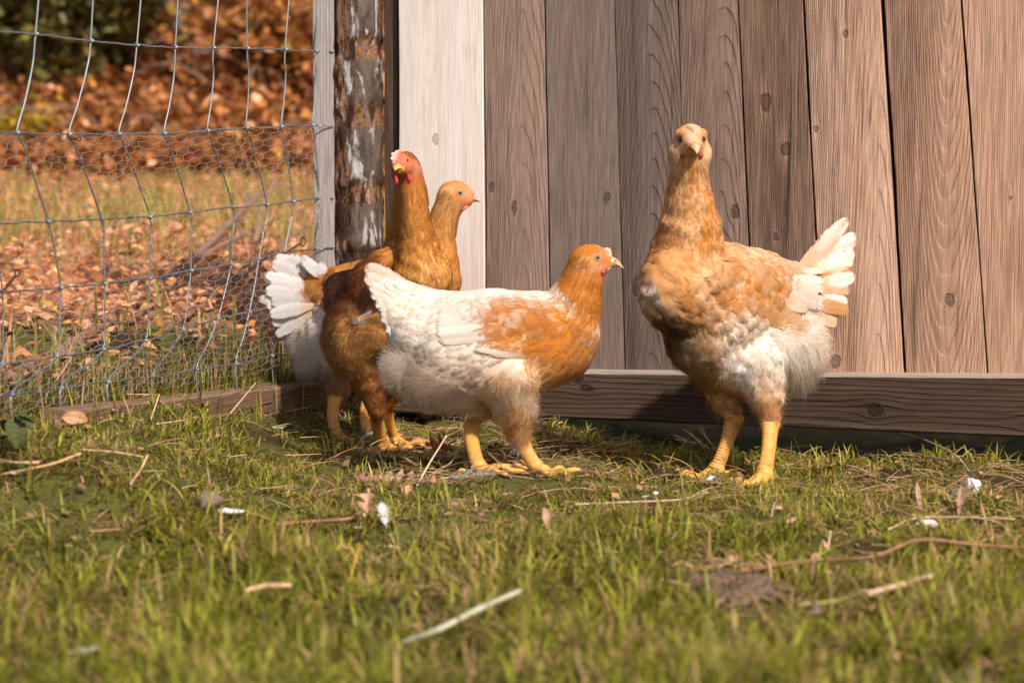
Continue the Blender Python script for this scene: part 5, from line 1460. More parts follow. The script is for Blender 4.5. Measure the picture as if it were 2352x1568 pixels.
# bare and straw-strewn patches, as ellipses on the lawn (centre x, y, radii)
def patch(px, py, rx, ry):
    c = UG(px, py); a = UG(px + rx, py); b = UG(px, py - ry)
    return c[0], c[1], abs(a[0] - c[0]), abs(b[1] - c[1])
BARE = [(patch(1130, 1030, 330, 60), .93), (patch(1350, 1010, 250, 50), .75), (patch(1640, 1020, 190, 40), .5), (patch(2230, 1060, 240, 42), .90), (patch(1690, 1345, 150, 55), .96), (patch(1500, 1105, 300, 22), .45),
        (patch(2200, 1190, 230, 50), .62), (patch(620, 960, 200, 36), .55), (patch(1000, 1060, 130, 30), .6), (patch(1290, 985, 420, 26), .9), (patch(1900, 1025, 300, 26), .45)]
def bareness(x, y):
    b = np.zeros_like(x)
    for (cx, cy, rx, ry), a in BARE:
        d = np.sqrt(((x - cx) / rx) ** 2 + ((y - cy) / ry) ** 2) + .25 * wob(x, y, 26)
        b = np.maximum(b, a * ss(1.15, .6, d))
    return b
def wall_y(x): return WP[1] + (x - WP[0]) * WD[1] / WD[0]
def fence_side(x, y): return (np.stack([x, y], -1) - FC) @ FN          # > 0 in the yard

rs = np.random.default_rng(42)
# --- short lawn
n = 240000
y = 1.15 + (3.30 - 1.15) * rs.random(n) ** 1.0; x = np.where(rs.random(n) < .15, rs.uniform(-.55, .55, n), rs.uniform(-.27, .27, n)) * y
keep = (rs.random(n) > np.maximum(bareness(x, y), .75 * ss(.35, .75, wob(x + 11, y - 4, 8)))) & (y < wall_y(x) - .02) & (fence_side(x, y) > -.03)
cl = np.clip(.5 + .38 * wob(x, y, 13) + .22 * wob(x + 2, y, 31), 0, 1.2); keep &= rs.random(n) < (.30 + .70 * cl)
x, y, cl = x[keep], y[keep], cl[keep]; n = len(x)
near = ss(2.55, 1.95, y)
h = (.009 + .012 * rs.random(n) ** 1.5 + .008 * cl * rs.random(n)) * (1 + .85 * near) * (.60 + .75 * cl) ; w = rs.uniform(.0011, .0022, n) * (1 + .25 * near)
roots = np.stack([x, y, ground_z(x, y) - .002], 1)
az = rs.uniform(0, 2 * math.pi, n); flow = wob(x + 3, y, 7) * 2.5; az = np.where(rs.random(n) < .45, flow + rs.normal(0, .6, n), az)
bend = np.abs(rs.normal(1.65, .6, n)).clip(.2, 2.7)
col = gcol(n, [.27, .27, .15, .14, .17], rs); dead = rs.random(n) < .22 * ss(.25, -.5, wob(x + 7, y + 1, 9)); col[dead] = np.array([.36, .21, .10]) * np.exp(rs.normal(0, .25, (int(dead.sum()), 1)))
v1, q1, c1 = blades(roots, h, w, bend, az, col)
# --- longer blades that stand out, mostly in the foreground and at the foot of the wall
n = 19000
y = rs.uniform(1.25, 2.9, n); x = rs.uniform(-.33, .33, n) * y
keep = (rs.random(n) < (.16 + .84 * ss(2.35, 1.8, y))) & (rs.random(n) > bareness(x, y)) & (wob(x, y, 11) > -.35); x, y = x[keep], y[keep]
xb = rs.uniform(.0, .75, 1700); yb = wall_y(xb) - .055 - .16 * rs.random(1700) ** 1.6
cx, cy = np.concatenate([x, xb]), np.concatenate([y, yb]); n = len(cx)
roots = np.stack([cx, cy, ground_z(cx, cy) - .002], 1)
h = rs.uniform(.022, .056, n) * np.where(np.arange(n) < len(x), 1, .72); w = rs.uniform(.0014, .0030, n)
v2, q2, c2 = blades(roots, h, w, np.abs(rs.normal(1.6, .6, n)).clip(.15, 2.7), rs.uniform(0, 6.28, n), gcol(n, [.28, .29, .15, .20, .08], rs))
# --- uncut fringe along the fence, green and straw coloured
n = 9500
sd = rs.uniform(-.05, 1.75, n); off = rs.normal(.0, .045, n)
x = FC[0] + FDIR[0] * sd + FN[0] * off; y = FC[1] + FDIR[1] * sd + FN[1] * off
ok = ((y < wall_y(x) - .01) | (x < -.29)) & ((sd > .95) | (off < -.012) | (rs.random(n) < .08)); x, y = x[ok], y[ok]; n = len(x)
roots = np.stack([x, y, ground_z(x, y) - .003], 1)
h = rs.uniform(.020, .085, n) * (.55 + .45 * rs.random(n)); w = rs.uniform(.0010, .0024, n)
cF = np.where((rs.random(n) < .38)[:, None], np.array([(.36, .22, .10)]) * np.exp(rs.normal(0, .25, (n, 1))), gcol(n, [.26, .14, .50, .05, .05], rs))
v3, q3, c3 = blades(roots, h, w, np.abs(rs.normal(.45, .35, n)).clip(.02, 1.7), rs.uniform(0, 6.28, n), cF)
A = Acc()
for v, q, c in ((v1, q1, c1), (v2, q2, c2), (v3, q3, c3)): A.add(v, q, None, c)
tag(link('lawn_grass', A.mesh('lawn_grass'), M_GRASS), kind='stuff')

# --- dead grass, straw and bits of stalk lying in the turf
def stalks(x, y, ln, r, col, rs, lift=.3, curve=.25):
    N = len(x); az = rs.uniform(0, 6.28, N); el = np.abs(rs.normal(0, lift, N)).clip(0, 1.2)
    base = np.stack([x, y, ground_z(x, y) + .003 + rs.random(N) * .008], 1)
    d = np.stack([np.cos(az) * np.cos(el), np.sin(az) * np.cos(el), np.sin(el)], 1); s = np.stack([-np.sin(az), np.cos(az), 0 * az], 1)
    u = np.cross(s, d) * -1; cv = rs.normal(0, curve, N); T = 5; t = np.linspace(0, 1, T)
    c = base[:, None] + d[:, None] * (ln[:, None] * t)[..., None] + s[:, None] * (ln[:, None] * cv[:, None] * (t * t)[None])[..., None] + V(0, 0, -1) * (ln[:, None] * .35 * np.sin(el)[:, None] * (t * t)[None])[..., None]
    gz_ = ground_z(c[..., 0], c[..., 1]) + .0025; c[..., 2] = np.maximum(c[..., 2], gz_)
    rr = r[:, None] * np.linspace(1.1, .6, T)[None]
    ring = [c + (s[:, None] * math.cos(a) + u[:, None] * math.sin(a)) * rr[..., None] for a in (0, 2.09, 4.19)]
    v = np.stack(ring, 2).reshape(-1, 3); b = np.arange(N)[:, None] * T * 3; qs = []
    for k in range(T - 1):
        for j in range(3):
            qs.append(np.stack([b[:, 0] + k * 3 + j, b[:, 0] + k * 3 + (j + 1) % 3, b[:, 0] + k * 3 + 3 + (j + 1) % 3, b[:, 0] + k * 3 + 3 + j], 1))
    return v, np.concatenate(qs), np.repeat(col, 3 * T, 0)
STRAW = np.array([(.46, .27, .13), (.34, .185, .085), (.20, .10, .045), (.55, .38, .22)])
def scol(n, rs): return STRAW[rs.choice(4, n, p=[.38, .32, .2, .1])] * np.exp(rs.normal(0, .22, (n, 1)))
n = 15000
y = rs.uniform(1.3, 3.2, n); x = rs.uniform(-.33, .33, n) * y
keep = (y < wall_y(x) + .02) & (fence_side(x, y) > -.05) & (rs.random(n) < (.30 + .70 * bareness(x, y)) * (.40 + .60 * ss(1.6, 2.4, y)))
x, y = x[keep], y[keep]; n = len(x)
vs, qs, cs_ = stalks(x, y, rs.uniform(.008, .045, n), rs.uniform(.0003, .00085, n), scol(n, rs), rs)
A = Acc(); A.add(vs, qs, None, cs_)
tag(link('straw', A.mesh('straw'), M_DRY), kind='stuff')
# torn bits of dead leaf pressed into the turf
n = 1500
y = rs.uniform(1.4, 3.1, n); x = rs.uniform(-.30, .30, n) * y; k = (y < wall_y(x) - .03) & (fence_side(x, y) > .0); x, y = x[k], y[k]; n = len(x)
def _bits():
    c = np.stack([x, y, ground_z(x, y) + .005 + .006 * rs.random(n)], 1); S = rs.uniform(.004, .012, n)[:, None]
    a = rs.uniform(0, 6.28, n); d = np.stack([np.cos(a), np.sin(a), rs.normal(0, .3, n)], 1); e = np.stack([-np.sin(a), np.cos(a), rs.normal(0, .3, n)], 1)
    v = np.stack([c - d * S * .6, c + e * S * .35, c + d * S * .7, c - e * S * .4], 1).reshape(-1, 3); b = np.arange(n) * 4
    cc = np.array([(.30, .155, .075), (.20, .105, .06), (.42, .24, .13)])[rs.choice(3, n)] * np.exp(rs.normal(0, .25, (n, 1)))
    return make_mesh('leaf_bits', v, np.stack([b, b + 1, b + 2, b + 3], 1), None, np.repeat(cc, 4, 0), smooth=False)
tag(link('leaf_bits', _bits(), M_DRY), kind='stuff')
# crumbs of soil on the bare patches
n = 5000
y = rs.uniform(1.8, 3.15, n); x = rs.uniform(-.33, .33, n) * y; k = (rs.random(n) < bareness(x, y)) & (y < wall_y(x) + .05); x, y = x[k], y[k]; n = len(x)
r = rs.uniform(.001, .0042, n) ** 1.0
oc = np.array([(1, 0, 0), (-1, 0, 0), (0, 1, 0), (0, -1, 0), (0, 0, 1), (0, 0, -1)], float)
v = (np.stack([x, y, ground_z(x, y) + .001], 1)[:, None] + oc[None] * (r[:, None, None] * rs.uniform(.6, 1.3, (n, 6, 1)))).reshape(-1, 3)
tr = np.array([(0, 2, 4), (2, 1, 4), (1, 3, 4), (3, 0, 4), (2, 0, 5), (1, 2, 5), (3, 1, 5), (0, 3, 5)])
tt = (np.arange(n)[:, None, None] * 6 + tr[None]).reshape(-1, 3)
tag(link('soil_crumbs', make_mesh('soil_crumbs', v, None, tt, smooth=False), M_SOIL), kind='stuff')

# ------------------------------------------------------------------ beyond the fence
def leaf_cards(c, size, col, rs, flat=.35):
    """folded dead leaves: two quads meeting at the midrib"""
    N = len(c); az = rs.uniform(0, 6.28, N); tilt = rs.normal(0, flat, N); roll = rs.normal(0, flat, N)
    d = np.stack([np.cos(az) * np.cos(tilt), np.sin(az) * np.cos(tilt), np.sin(tilt)], 1); s = nrm(np.stack([-np.sin(az), np.cos(az), roll], 1)); u = np.cross(d, s)
    f = rs.uniform(-.3, .6, N)[:, None] * size[:, None]; S = size[:, None]; wd = rs.uniform(.30, .5, N)[:, None] * S
    pts = [c - d * S * .5, c - d * S * .1 + s * wd + u * f * .5, c + d * S * .5 + u * f * .2, c - d * S * .1 - s * wd + u * f * .5, c + d * S * .05 * 0]
    v = np.stack(pts, 1).reshape(-1, 3); b = np.arange(N) * 5
    t = np.concatenate([np.stack([b, b + 4, b + 1], 1), np.stack([b + 1, b + 4, b + 2], 1), np.stack([b, b + 3, b + 4], 1), np.stack([b + 3, b + 2, b + 4], 1)])
    return v, t, np.repeat(col, 5, 0)
LEAFC = np.array([(.48, .18, .045), (.32, .115, .030), (.62, .27, .11), (.19, .080, .030), (.74, .38, .20), (.46, .25, .05)])
def lcol(n, rs, p=(.26, .24, .18, .18, .07, .07)): return LEAFC[rs.choice(6, n, p=p)] * np.exp(rs.normal(0, .25, (n, 1)))
A = Acc()
n = 32000                                    # meadow behind the fence
y = rs.uniform(2.2, 7.4, n); x = -np.where(rs.random(n) < .25, rs.uniform(-.02, .85, n), rs.uniform(-.02, .34, n)) * y
k = (fence_side(x, y) < -.06) & ((y > wall_y(x) + .06) | (x < -.36)) & (rs.random(n) < .35 + .65 * (wob(x, y, 2.0) > -.1)); x, y = x[k], y[k]
c = np.stack([x, y, ground_z(x, y) + .012 + .03 * rs.random(len(x))], 1)
v, t, cc = leaf_cards(c, rs.uniform(.010, .026, len(x)), lcol(len(x), rs, (.16, .08, .32, .05, .36, .03)), rs); A.add(v, None, t, cc)
n = 95000                                    # leaf-strewn bank
y = 6.6 + rs.random(n) ** 1.25 * 6; x = (rs.uniform(-.85, .10, n) * (rs.random(n) < .35) + rs.uniform(-.32, .02, n) * 1.0) * y; x = np.clip(x, -.95 * y, .12 * y)
c = np.stack([x, y, ground_z(x, y) + .02 + .10 * rs.random(n) ** 2], 1)
v, t, cc = leaf_cards(c, rs.uniform(.022, .048, n), lcol(n, rs, (.24, .30, .10, .30, .03, .03)), rs, .6); A.add(v, None, t, cc)
tag(link('fallen_leaves', A.mesh('fallen_leaves'), M_LEAFLIT), kind='stuff')
# meadow grass tufts, green in a band and thin elsewhere
n = 42000
y = rs.uniform(2.3, 7.2, n); x = -np.where(rs.random(n) < .22, rs.uniform(-.02, .85, n), rs.uniform(-.02, .34, n)) * y
gr = ss(4.2, 4.9, y) * .95 + .25 * ss(3.0, 2.4, y) + .14
k = (fence_side(x, y) < -.05) & ((y > wall_y(x) + .06) | (x < -.36)) & (wob(x, y, 1.6) + rs.normal(0, .5, n) > .25 - 1.0 * gr) & (rs.random(n) < gr + .1); x, y = x[k], y[k]; n = len(x)
roots = np.stack([x, y, ground_z(x, y)], 1)
colm = np.where((rs.random(n) < .35)[:, None], np.array([(.62, .33, .16)]) * np.exp(rs.normal(0, .2, (n, 1))), np.array([(.30, .29, .05)]) * np.exp(rs.normal(0, .25, (n, 1))))
v, q, cc = blades(roots, rs.uniform(.03, .085, n), rs.uniform(.0025, .005, n), np.abs(rs.normal(.7, .4, n)).clip(.05, 1.8), rs.uniform(0, 6.28, n), colm)
A = Acc(); A.add(v, q, None, cc); tag(link('meadow_grass', A.mesh('meadow_grass'), M_GRASS), kind='stuff')

M_BRANCH = simple_mat('branch_bark', (.24, .14, .095), .85, .15, 0, .4, 40, 0, 0, 0, .6)
M_TRUNK = simple_mat('trunk_bark', (.17, .125, .105), .9, .15, 0, .4, 14, 0, 0, 0, .8)
M_SHRUB = blade_mat('shrub_leaf', .3, .5, .3, 1.3)
# fallen branch lying against the fence side
def branch(pix, r0, r1, label, twigs=0, seed=0):
    rs_ = np.random.default_rng(seed); P = np.array([U(a, b, Yd) for (a, b, Yd) in pix]); c = spline(P, 50); o = c[0].copy()
    e = empty('fallen_branch', o, label, 'branch'); v, q, t = tube(c - o, np.linspace(r0, r1, 50), 9); link('limb', make_mesh('limb', v, q, t), M_BRANCH, e)
    for k in range(twigs):
        i = rs_.integers(8, 46); d = nrm(c[min(i + 1, 49)] - c[i - 1] + rs_.normal(0, .012, 3)); L = rs_.uniform(.06, .22)
        tw = c[i] + d * (L * np.linspace(0, 1, 10))[:, None] + nrm(rs_.normal(0, 1, 3)) * (.15 * L * np.linspace(0, 1, 10) ** 2)[:, None]
        v, q, t = tube(tw - o, np.linspace(r1 * .7, r1 * .2, 10), 6); link('twig', make_mesh('twig', v, q, t), M_BRANCH, e)
    return e
def gY(px, py, extra=.0):
    p = UG(px, py); return (px, py, float(p[1]) + extra)
branch([(20, 872, 2.75), (150, 800, 3.10), (300, 705, 3.5), (420, 615, 3.95), (520, 520, 4.4), (600, 440, 4.9)],   .010, .006, 'long bare branch slanting up across the meadow behind the netting', 5, 3)
branch([(60, 850, 2.9), (240, 770, 3.2), (370, 680, 3.6), (470, 585, 4.1), (640, 500, 4.6)],  .006, .0035, 'thinner bare branch beside the long one behind the netting', 4, 4)

branch([(180, 880, 2.95), (330, 790, 3.2), (480, 690, 3.5), (600, 600, 3.9), (700, 520, 4.3)], .005, .003, 'third thin branch crossing the lower right of the netting', 6, 9)
branch([(560, 640, 4.2), (585, 560, 4.3), (600, 480, 4.4), (640, 400, 4.5)], .006, .003, 'upright bare branch behind the netting near the corner post', 5, 10)

def trunk(px, py_base, Yd, r, hgt, label, lean=0.0, seed=0):
    b = U(px, py_base, Yd); b[2] = float(ground_z(b[0], b[1])) - .05
    rs_ = np.random.default_rng(seed); t = np.linspace(0, 1, 40)
    c = b + V(lean, 0, hgt) * t[:, None] + V(1, 0, 0) * (.03 * np.sin(t * 7 + seed))[:, None]
    e = empty('tree', b, label, 'tree'); v, q, tr_ = tube(c - b, r * (1 - .75 * t) * (1 + .5 * np.exp(-t / .03)), 14); link('trunk', make_mesh('trunk', v, q, tr_), M_TRUNK, e)
    A = Acc(); lc = []
    for k in range(16):
        i = rs_.integers(16, 39); az_ = rs_.uniform(0, 6.28); d = nrm(V(math.cos(az_), math.sin(az_), .5)); L = rs_.uniform(.4, 1.2) * (1.2 - t[i])
        p = c[i] + d * (L * np.linspace(0, 1, 10))[:, None]; v, q, tt_ = tube(p - b, np.linspace(r * .3, r * .06, 10), 6); A.add(v, q, tt_)
        lc.append(p[4:] + rs_.normal(0, .12, (6, 3)))
    link('limb', A.mesh('limb'), M_TRUNK, e)
    lc = np.repeat(np.vstack(lc), 14, 0); lc = lc + rs_.normal(0, .13, lc.shape)
    v, tt_, cc = leaf_cards(lc - b, rs_.uniform(.05, .10, len(lc)), lcol(len(lc), rs_), rs_, .7)
    tag(link('crown', make_mesh('crown', v, None, tt_, cc, smooth=False), M_SHRUB, e), kind='stuff')
trunk(391, 128, 8.2, .046, 3.2, 'grey tree trunk rising from the leafy bank behind the netting', .02, 1)
trunk(300, 30, 9.2, .035, 3.0, 'slim tree higher on the bank left of the grey trunk', -.05, 2)
trunk(640, 20, 9.4, .03, 3.0, 'slender sapling high on the bank near the corner post', .05, 3)

def shrub(px, py, Yd, wd, hgt, nl, label, cols, probs, lsize=(.03, .07), seed=0, stems=14):
    b = U(px, py, Yd); b[2] = float(ground_z(b[0], b[1]))
    rs_ = np.random.default_rng(seed); e = empty('shrub', b, label, 'shrub'); A = Acc(); tips = []
    for k in range(stems):
        az_ = rs_.uniform(0, 6.28); out = rs_.uniform(.2, 1) * wd; t = np.linspace(0, 1, 14)
        p = b + V(math.cos(az_) * .04, math.sin(az_) * .04, 0) + np.stack([math.cos(az_) * out * t ** 1.3, math.sin(az_) * out * .6 * t ** 1.3, hgt * rs_.uniform(.6, 1.1) * (t - .25 * t ** 3)], 1)
        v, q, tt_ = tube(p - b, np.linspace(.008, .002, 14), 5); A.add(v, q, tt_); tips.append(p[3:])
    link('stems', A.mesh('stems'), M_BRANCH, e)
    tp = np.vstack(tips); c = tp[rs_.choice(len(tp), nl)] + rs_.normal(0, 1, (nl, 3)) * V(.07, .06, .06) * (wd / .5) ** .5
    cols = np.array(cols); cc = cols[rs_.choice(len(cols), nl, p=probs)] * np.exp(rs_.normal(0, .25, (nl, 1)))
    v, tt_, cc = leaf_cards(c - b, rs_.uniform(*lsize, nl), cc, rs_, .6)
    tag(link('foliage', make_mesh('foliage', v, None, tt_, cc, smooth=False), M_SHRUB, e), kind='stuff')
OL = [(.14, .13, .030), (.22, .19, .045), (.28, .17, .04), (.08, .075, .022)]
OR = [(.40, .17, .04), (.50, .24, .06), (.26, .10, .03), (.30, .22, .05)]
shrub(70, 215, 7.6, .55, .75, 2600, 'dark olive bush at the far left of the bank', OL, [.35, .25, .15, .25], seed=1)
shrub(240, 200, 7.9, .45, .70, 2000, 'dark green bush between the far left bush and the grey trunk', OL, [.3, .2, .15, .35], seed=2)
shrub(30, 262, 7.1, .16, .20, 420, 'small yellow and orange leaved bush low at the left edge', [(.50, .34, .03), (.22, .24, .03), (.5, .22, .04)], [.45, .3, .25], (.025, .05), 3, 8)
shrub(500, 110, 8.4, .50, .45, 1500, 'orange leaved undergrowth right of the grey trunk', OR, [.4, .25, .25, .1], seed=4)
shrub(640, 200, 7.7, .34, .30, 900, 'rusty undergrowth on the bank beside the corner post', OR, [.35, .15, .4, .1], seed=5)
shrub(330, 20, 9.0, .5, .6, 1400, 'olive and orange bush on the bank at the top behind the wires', OL[:2] + OR[:2], [.3, .2, .3, .2], seed=6)
shrub(560, -30, 9.6, .6, .6, 1500, 'brown leaved bush uphill near the top of the netting', OR, [.3, .2, .4, .1], seed=7)
# dry stems across the bank
def bankstems():
    rs_ = np.random.default_rng(8); A = Acc()
    for k in range(170):
        yb = rs_.uniform(6.9, 10.5); xb = rs_.uniform(-.30, .0) * yb; az_ = rs_.uniform(0, 6.28); L = rs_.uniform(.15, .5)
        b = V(xb, yb, float(ground_z(xb, yb))); t = np.linspace(0, 1, 8)
        p = b + np.stack([math.cos(az_) * L * t, math.sin(az_) * L * t * .5, .35 * L * np.sin(t * 2.6)], 1)
        v, q, tt_ = tube(p, np.linspace(.006, .002, 8), 5); A.add(v, q, tt_)
    tag(link('undergrowth', A.mesh('undergrowth'), M_BRANCH), kind='stuff')
bankstems()
# ------------------------------------------------------------------ single small things on the ground
def on_ground(px, py, up=0.0):
    p = UG(px, py); p = V(p[0], p[1], float(ground_z(p[0], p[1])) + up); return p
M_LEAF1 = attr_mat('dry_leaf', .65, .25, .18, .25, 160, .5)
M_WHITEF = attr_mat('white_feather', .6, .2, .25, .1, 200)
M_DROP = attr_mat('dropping', .75, .2, 0, .25, 300, .8)
M_STRAW1 = attr_mat('single_straw', .55, .3, .05, .22, 260, .3)
M_STONE = simple_mat('stone', (.17, .115, .085), .9, .15, 0, .35, 120, 0, 0, 0, .8)

def leaf(px, py, outline, col, label, yaw=0, curl=.25, tilt=0.0, roll=0.0, up=.012, stem=.3, name='dry_leaf', cat='leaf', group=None, mat=None, seed=0):
    """leaf blade from an outline of (along, half width) in metres, with midrib, veins and curl"""
    rs_ = np.random.default_rng(seed); o = on_ground(px, py, up); n = 40
    L = outline[-1][0]; t = np.linspace(0, 1, n)
    hw = np.interp(t * L, [a for a, b in outline], [b for a, b in outline])
    xs = np.linspace(-1, 1, 9)
    X = (t * L - L / 2)[:, None] + 0 * xs[None]; Yv = hw[:, None] * xs[None]
    Z = curl * np.abs(Yv) * (1 + .5 * np.sin(t * 9 + seed))[:, None] + .06 * L * np.sin(t * math.pi * 1.3 + seed)[:, None] + rs_.normal(0, .012 * L, (n, 9)) * .35
    Z -= .0006 * (np.abs(xs) < .1)[None]
    X = X + np.abs(Yv) * .35
    v = np.stack([X, Yv, Z], -1).reshape(-1, 3)
    i = np.arange(n - 1)[:, None] * 9; j = np.arange(8)[None]
    q = np.stack([i + j, i + j + 1, i + j + 10, i + j + 9], -1).reshape(-1, 4)
    vein = (np.abs(np.sin((t * 9)[:, None] * math.pi - np.abs(xs)[None] * 2.2)) > .95) * .25
    k = (1 - vein) * np.exp(rs_.normal(0, .10, (n, 9))) * np.where(np.abs(xs) < .1, 1.2, 1)[None]
    c = np.array(col)[None, None] * k[..., None]
    e = empty(name, o, label, cat, group)
    e.rotation_euler = (roll, tilt, yaw)
    link('blade', make_mesh('blade', v, q, None, c.reshape(-1, 3)), mat or M_LEAF1, e)
    st = np.stack([np.linspace(-L / 2 - L * stem, -L / 2 + L * .05, 10), .02 * L * np.sin(np.linspace(0, 3, 10)), .05 * L * np.sin(seed) + np.linspace(-.003, 0, 10)], 1)
    v, q, tr = tube(st, .0006, 6); link('stalk', make_mesh('stalk', v, q, tr, np.tile(np.array(col) * .8, (len(v), 1))), mat or M_LEAF1, e)
    return e
def lobed(L, W, lobes):
    t = np.linspace(0, 1, 41); env = np.sin(np.clip(t, 0, 1) ** .8 * math.pi) ** .7
    return [(float(L * a), float(max(.0004, W * e * (.62 + .38 * math.cos(a * lobes * 2 * math.pi))))) for a, e in zip(t, env)]
def oval(L, W):
    t = np.linspace(0, 1, 41)
    return [(float(L * a), float(max(.0003, W * math.sin(a * math.pi) ** .75))) for a in t]
leaf(172, 990, oval(.034, .0085), (.56, .30, .15), 'pale orange dead leaf lying on the turf below the fence board', yaw=-.55, curl=.35, roll=.85, up=.010, seed=1)
leaf(846, 1110, lobed(.034, .010, 4), (.25, .130, .085), 'flat brown lobed leaf under the feet of the brown hen, left of its larger neighbour', yaw=.1, curl=.2, roll=.5, up=.005, seed=2)
leaf(915, 1108, lobed(.052, .014, 4), (.36, .215, .15), 'flat greyish brown oak-like leaf lying in the grass in front of the brown hen', yaw=.05, curl=.15, roll=.6, up=.006, seed=3)
leaf(1010, 1050, lobed(.042, .020, 3), (.30, .105, .035), 'russet lobed leaf standing on edge by the feet of the white hen', yaw=2.7, curl=.3, roll=1.0, up=.012, seed=4)
leaf(960, 1030, oval(.034, .010), (.36, .20, .12), 'pinkish brown leaf lying flat behind the legs of the brown hen', yaw=.3, roll=.4, up=.006, seed=5)
leaf(1252, 1232, oval(.026, .0045), (.46, .27, .18), 'narrow pinkish dead leaf standing up in the grass in front of the white hen', yaw=1.9, tilt=-1.0, curl=.5, up=.018, seed=6)
leaf(938, 1152, oval(.014, .005), (.55, .27, .12), 'tiny orange leaf stuck upright in the turf', yaw=1.2, tilt=-1.0, curl=.4, up=.012, seed=7)
leaf(1060, 1272, oval(.018, .010), (.17, .10, .075), 'small dark curled leaf sunk in the blurred grass', yaw=.4, curl=.7, up=.010, seed=8)
leaf(1876, 1448, oval(.016, .011), (.19, .115, .085), 'dark brown curled leaf below the pale cut stalk', yaw=.4, curl=.7, up=.012, seed=9)
leaf(845, 1205, lobed(.030, .010, 3), (.55, .31, .19), 'upright tan curled leaf with white down caught against it', yaw=1.2, tilt=-1.15, curl=.6, up=.022, seed=10)
leaf(470, 955, oval(.02, .004), (.40, .25, .13), 'thin tan leaf strip lying beside the base board', yaw=1.9, roll=.5, up=.01, seed=12)
leaf(560, 1320, oval(.022, .009), (.27, .135, .085), 'brown leaf buried in the blurred lawn at lower left', yaw=.8, curl=.5, up=.012, seed=13)
leaf(2205, 1185, oval(.04, .0035), (.36, .21, .14), 'curled ribbon of dead grass on the straw at right', yaw=1.3, tilt=-.9, curl=.4, up=.016, seed=14)
leaf(2110, 1180, oval(.034, .003), (.42, .25, .16), 'stiff brown blade of dead grass standing in the straw at right', yaw=1.75, tilt=-1.1, curl=.3, up=.016, seed=15)

# nettle plant at the left edge
npos = on_ground(14, 1060, 0)
nt = empty('nettle_plant', npos, 'small green nettle with toothed leaves at the left edge of the lawn', 'plant')
M_NETTLE = attr_mat('nettle_leaf', .5, .3, .2, .35, 320, .9)
v, q, t = tube(spline([V(0, 0, -.01), V(.004, 0, .02), V(.010, -.004, .045)], 16), .0011, 7); link('stem', make_mesh('stem', v, q, t, np.tile((.14, .17, .04), (len(v), 1))), M_NETTLE, nt)
def nettle_leaf(pos, yaw, tilt, L, W, col):
    n = 36; t = np.linspace(0, 1, n); xs = np.linspace(-1, 1, 9)
    hw = W * np.sin(t ** .75 * math.pi) ** .8 * (1 - .22 * ((t * 9) % 1)); hw[-1] = .0002
    X = (t * L)[:, None] + np.abs(hw[:, None] * xs) * .25; Yv = hw[:, None] * xs
    Z = -.9 * L * t[:, None] ** 2 * .35 + .35 * np.abs(Yv) + .0009 * np.sin((t * 30)[:, None] + np.abs(xs) * 3)
    v = np.stack([X, Yv, Z + 0 * X], -1).reshape(-1, 3); i = np.arange(n - 1)[:, None] * 9; j = np.arange(8)[None]
    q = np.stack([i + j, i + j + 1, i + j + 10, i + j + 9], -1).reshape(-1, 4)
    vein = 1 - .25 * (np.abs(np.sin(t[:, None] * 22 - np.abs(xs) * 3)) > .93)
    o = link('leaf', make_mesh('leaf', v, q, None, (np.array(col) * vein[..., None]).reshape(-1, 3)), M_NETTLE, nt); o.location = pos; o.rotation_euler = (0, tilt, yaw)
nettle_leaf((.010, -.004, .044), -1.25, .75, .034, .012, (0.072, 0.085, 0.019)); nettle_leaf((.010, -.004, .045), .2, .1, .024, .010, (0.094, 0.110, 0.044))
nettle_leaf((.008, 0, .040), 2.2, .2, .026, .010, (0.077, 0.094, 0.028)); nettle_leaf((.010, -.004, .046), -.35, .35, .028, .010, (0.083, 0.102, 0.033)); nettle_leaf((.004, 0, .024), 3.3, .3, .036, .013, (0.055, 0.072, 0.017))

def feather_tuft(px, py, L, label, yaw=0, up=.006, tilt=.1, n=90, col=(.66, .64, .62), seed=0, curl=.3, name='white_feather', spread=.5, quill=True):
    rs_ = np.random.default_rng(seed); o = on_ground(px, py, up); e = empty(name, o, label, 'feather')
    e.rotation_euler = (0, -tilt, yaw); A = Acc()
    t = rs_.random(n) ** .9; side = rs_.choice([-1, 1], n)
    b = np.stack([(t - .5) * L, 0 * t, curl * L * (t - .5) ** 2], 1)
    for k in range(n):
        l = L * .32 * (math.sin(min(1, t[k] + .12) * math.pi) ** .5) * rs_.uniform(.6, 1.1); a = spread + rs_.normal(0, .18)
        d = V(math.cos(a) * .9, side[k] * math.sin(a), rs_.normal(.1, .22)); u = np.linspace(0, 1, 5)[:, None]
        p = b[k] + d * l * u + V(0, 0, .25 * l) * u ** 2
        sd = nrm(np.cross(d, V(0, 0, 1))) * .00042
        w = (1 - .7 * u)
        vv = np.stack([p - sd * w, p + sd * w], 1).reshape(-1, 3)
        A.add(vv, [(2 * j, 2 * j + 1, 2 * j + 3, 2 * j + 2) for j in range(4)], None, col)
    link('vane', A.mesh('vane'), M_WHITEF, e)
    sh = np.linspace(-.62 if quill else -.5, .5, 14); p = np.stack([sh * L, 0 * sh, curl * L * sh ** 2], 1)
    v, q, tr = tube(p, np.linspace(.0007, .0002, 14), 6); link('shaft', make_mesh('shaft', v, q, tr, np.tile((.74, .66, .56), (len(v), 1))), M_WHITEF, e)
feather_tuft(644, 1002, .016, 'small fluffy white feather on the turf left of the hens', yaw=.4, curl=.6, spread=.9, n=70, seed=1, up=.010)
feather_tuft(848, 1020, .022, 'white feather tuft lying left of the foot of the brown hen', yaw=.5, tilt=.3, seed=2, n=70, up=.010)
feather_tuft(908, 1016, .014, 'tiny white feather just right of the foot of the brown hen', yaw=.9, tilt=.5, seed=3, n=50, up=.012)
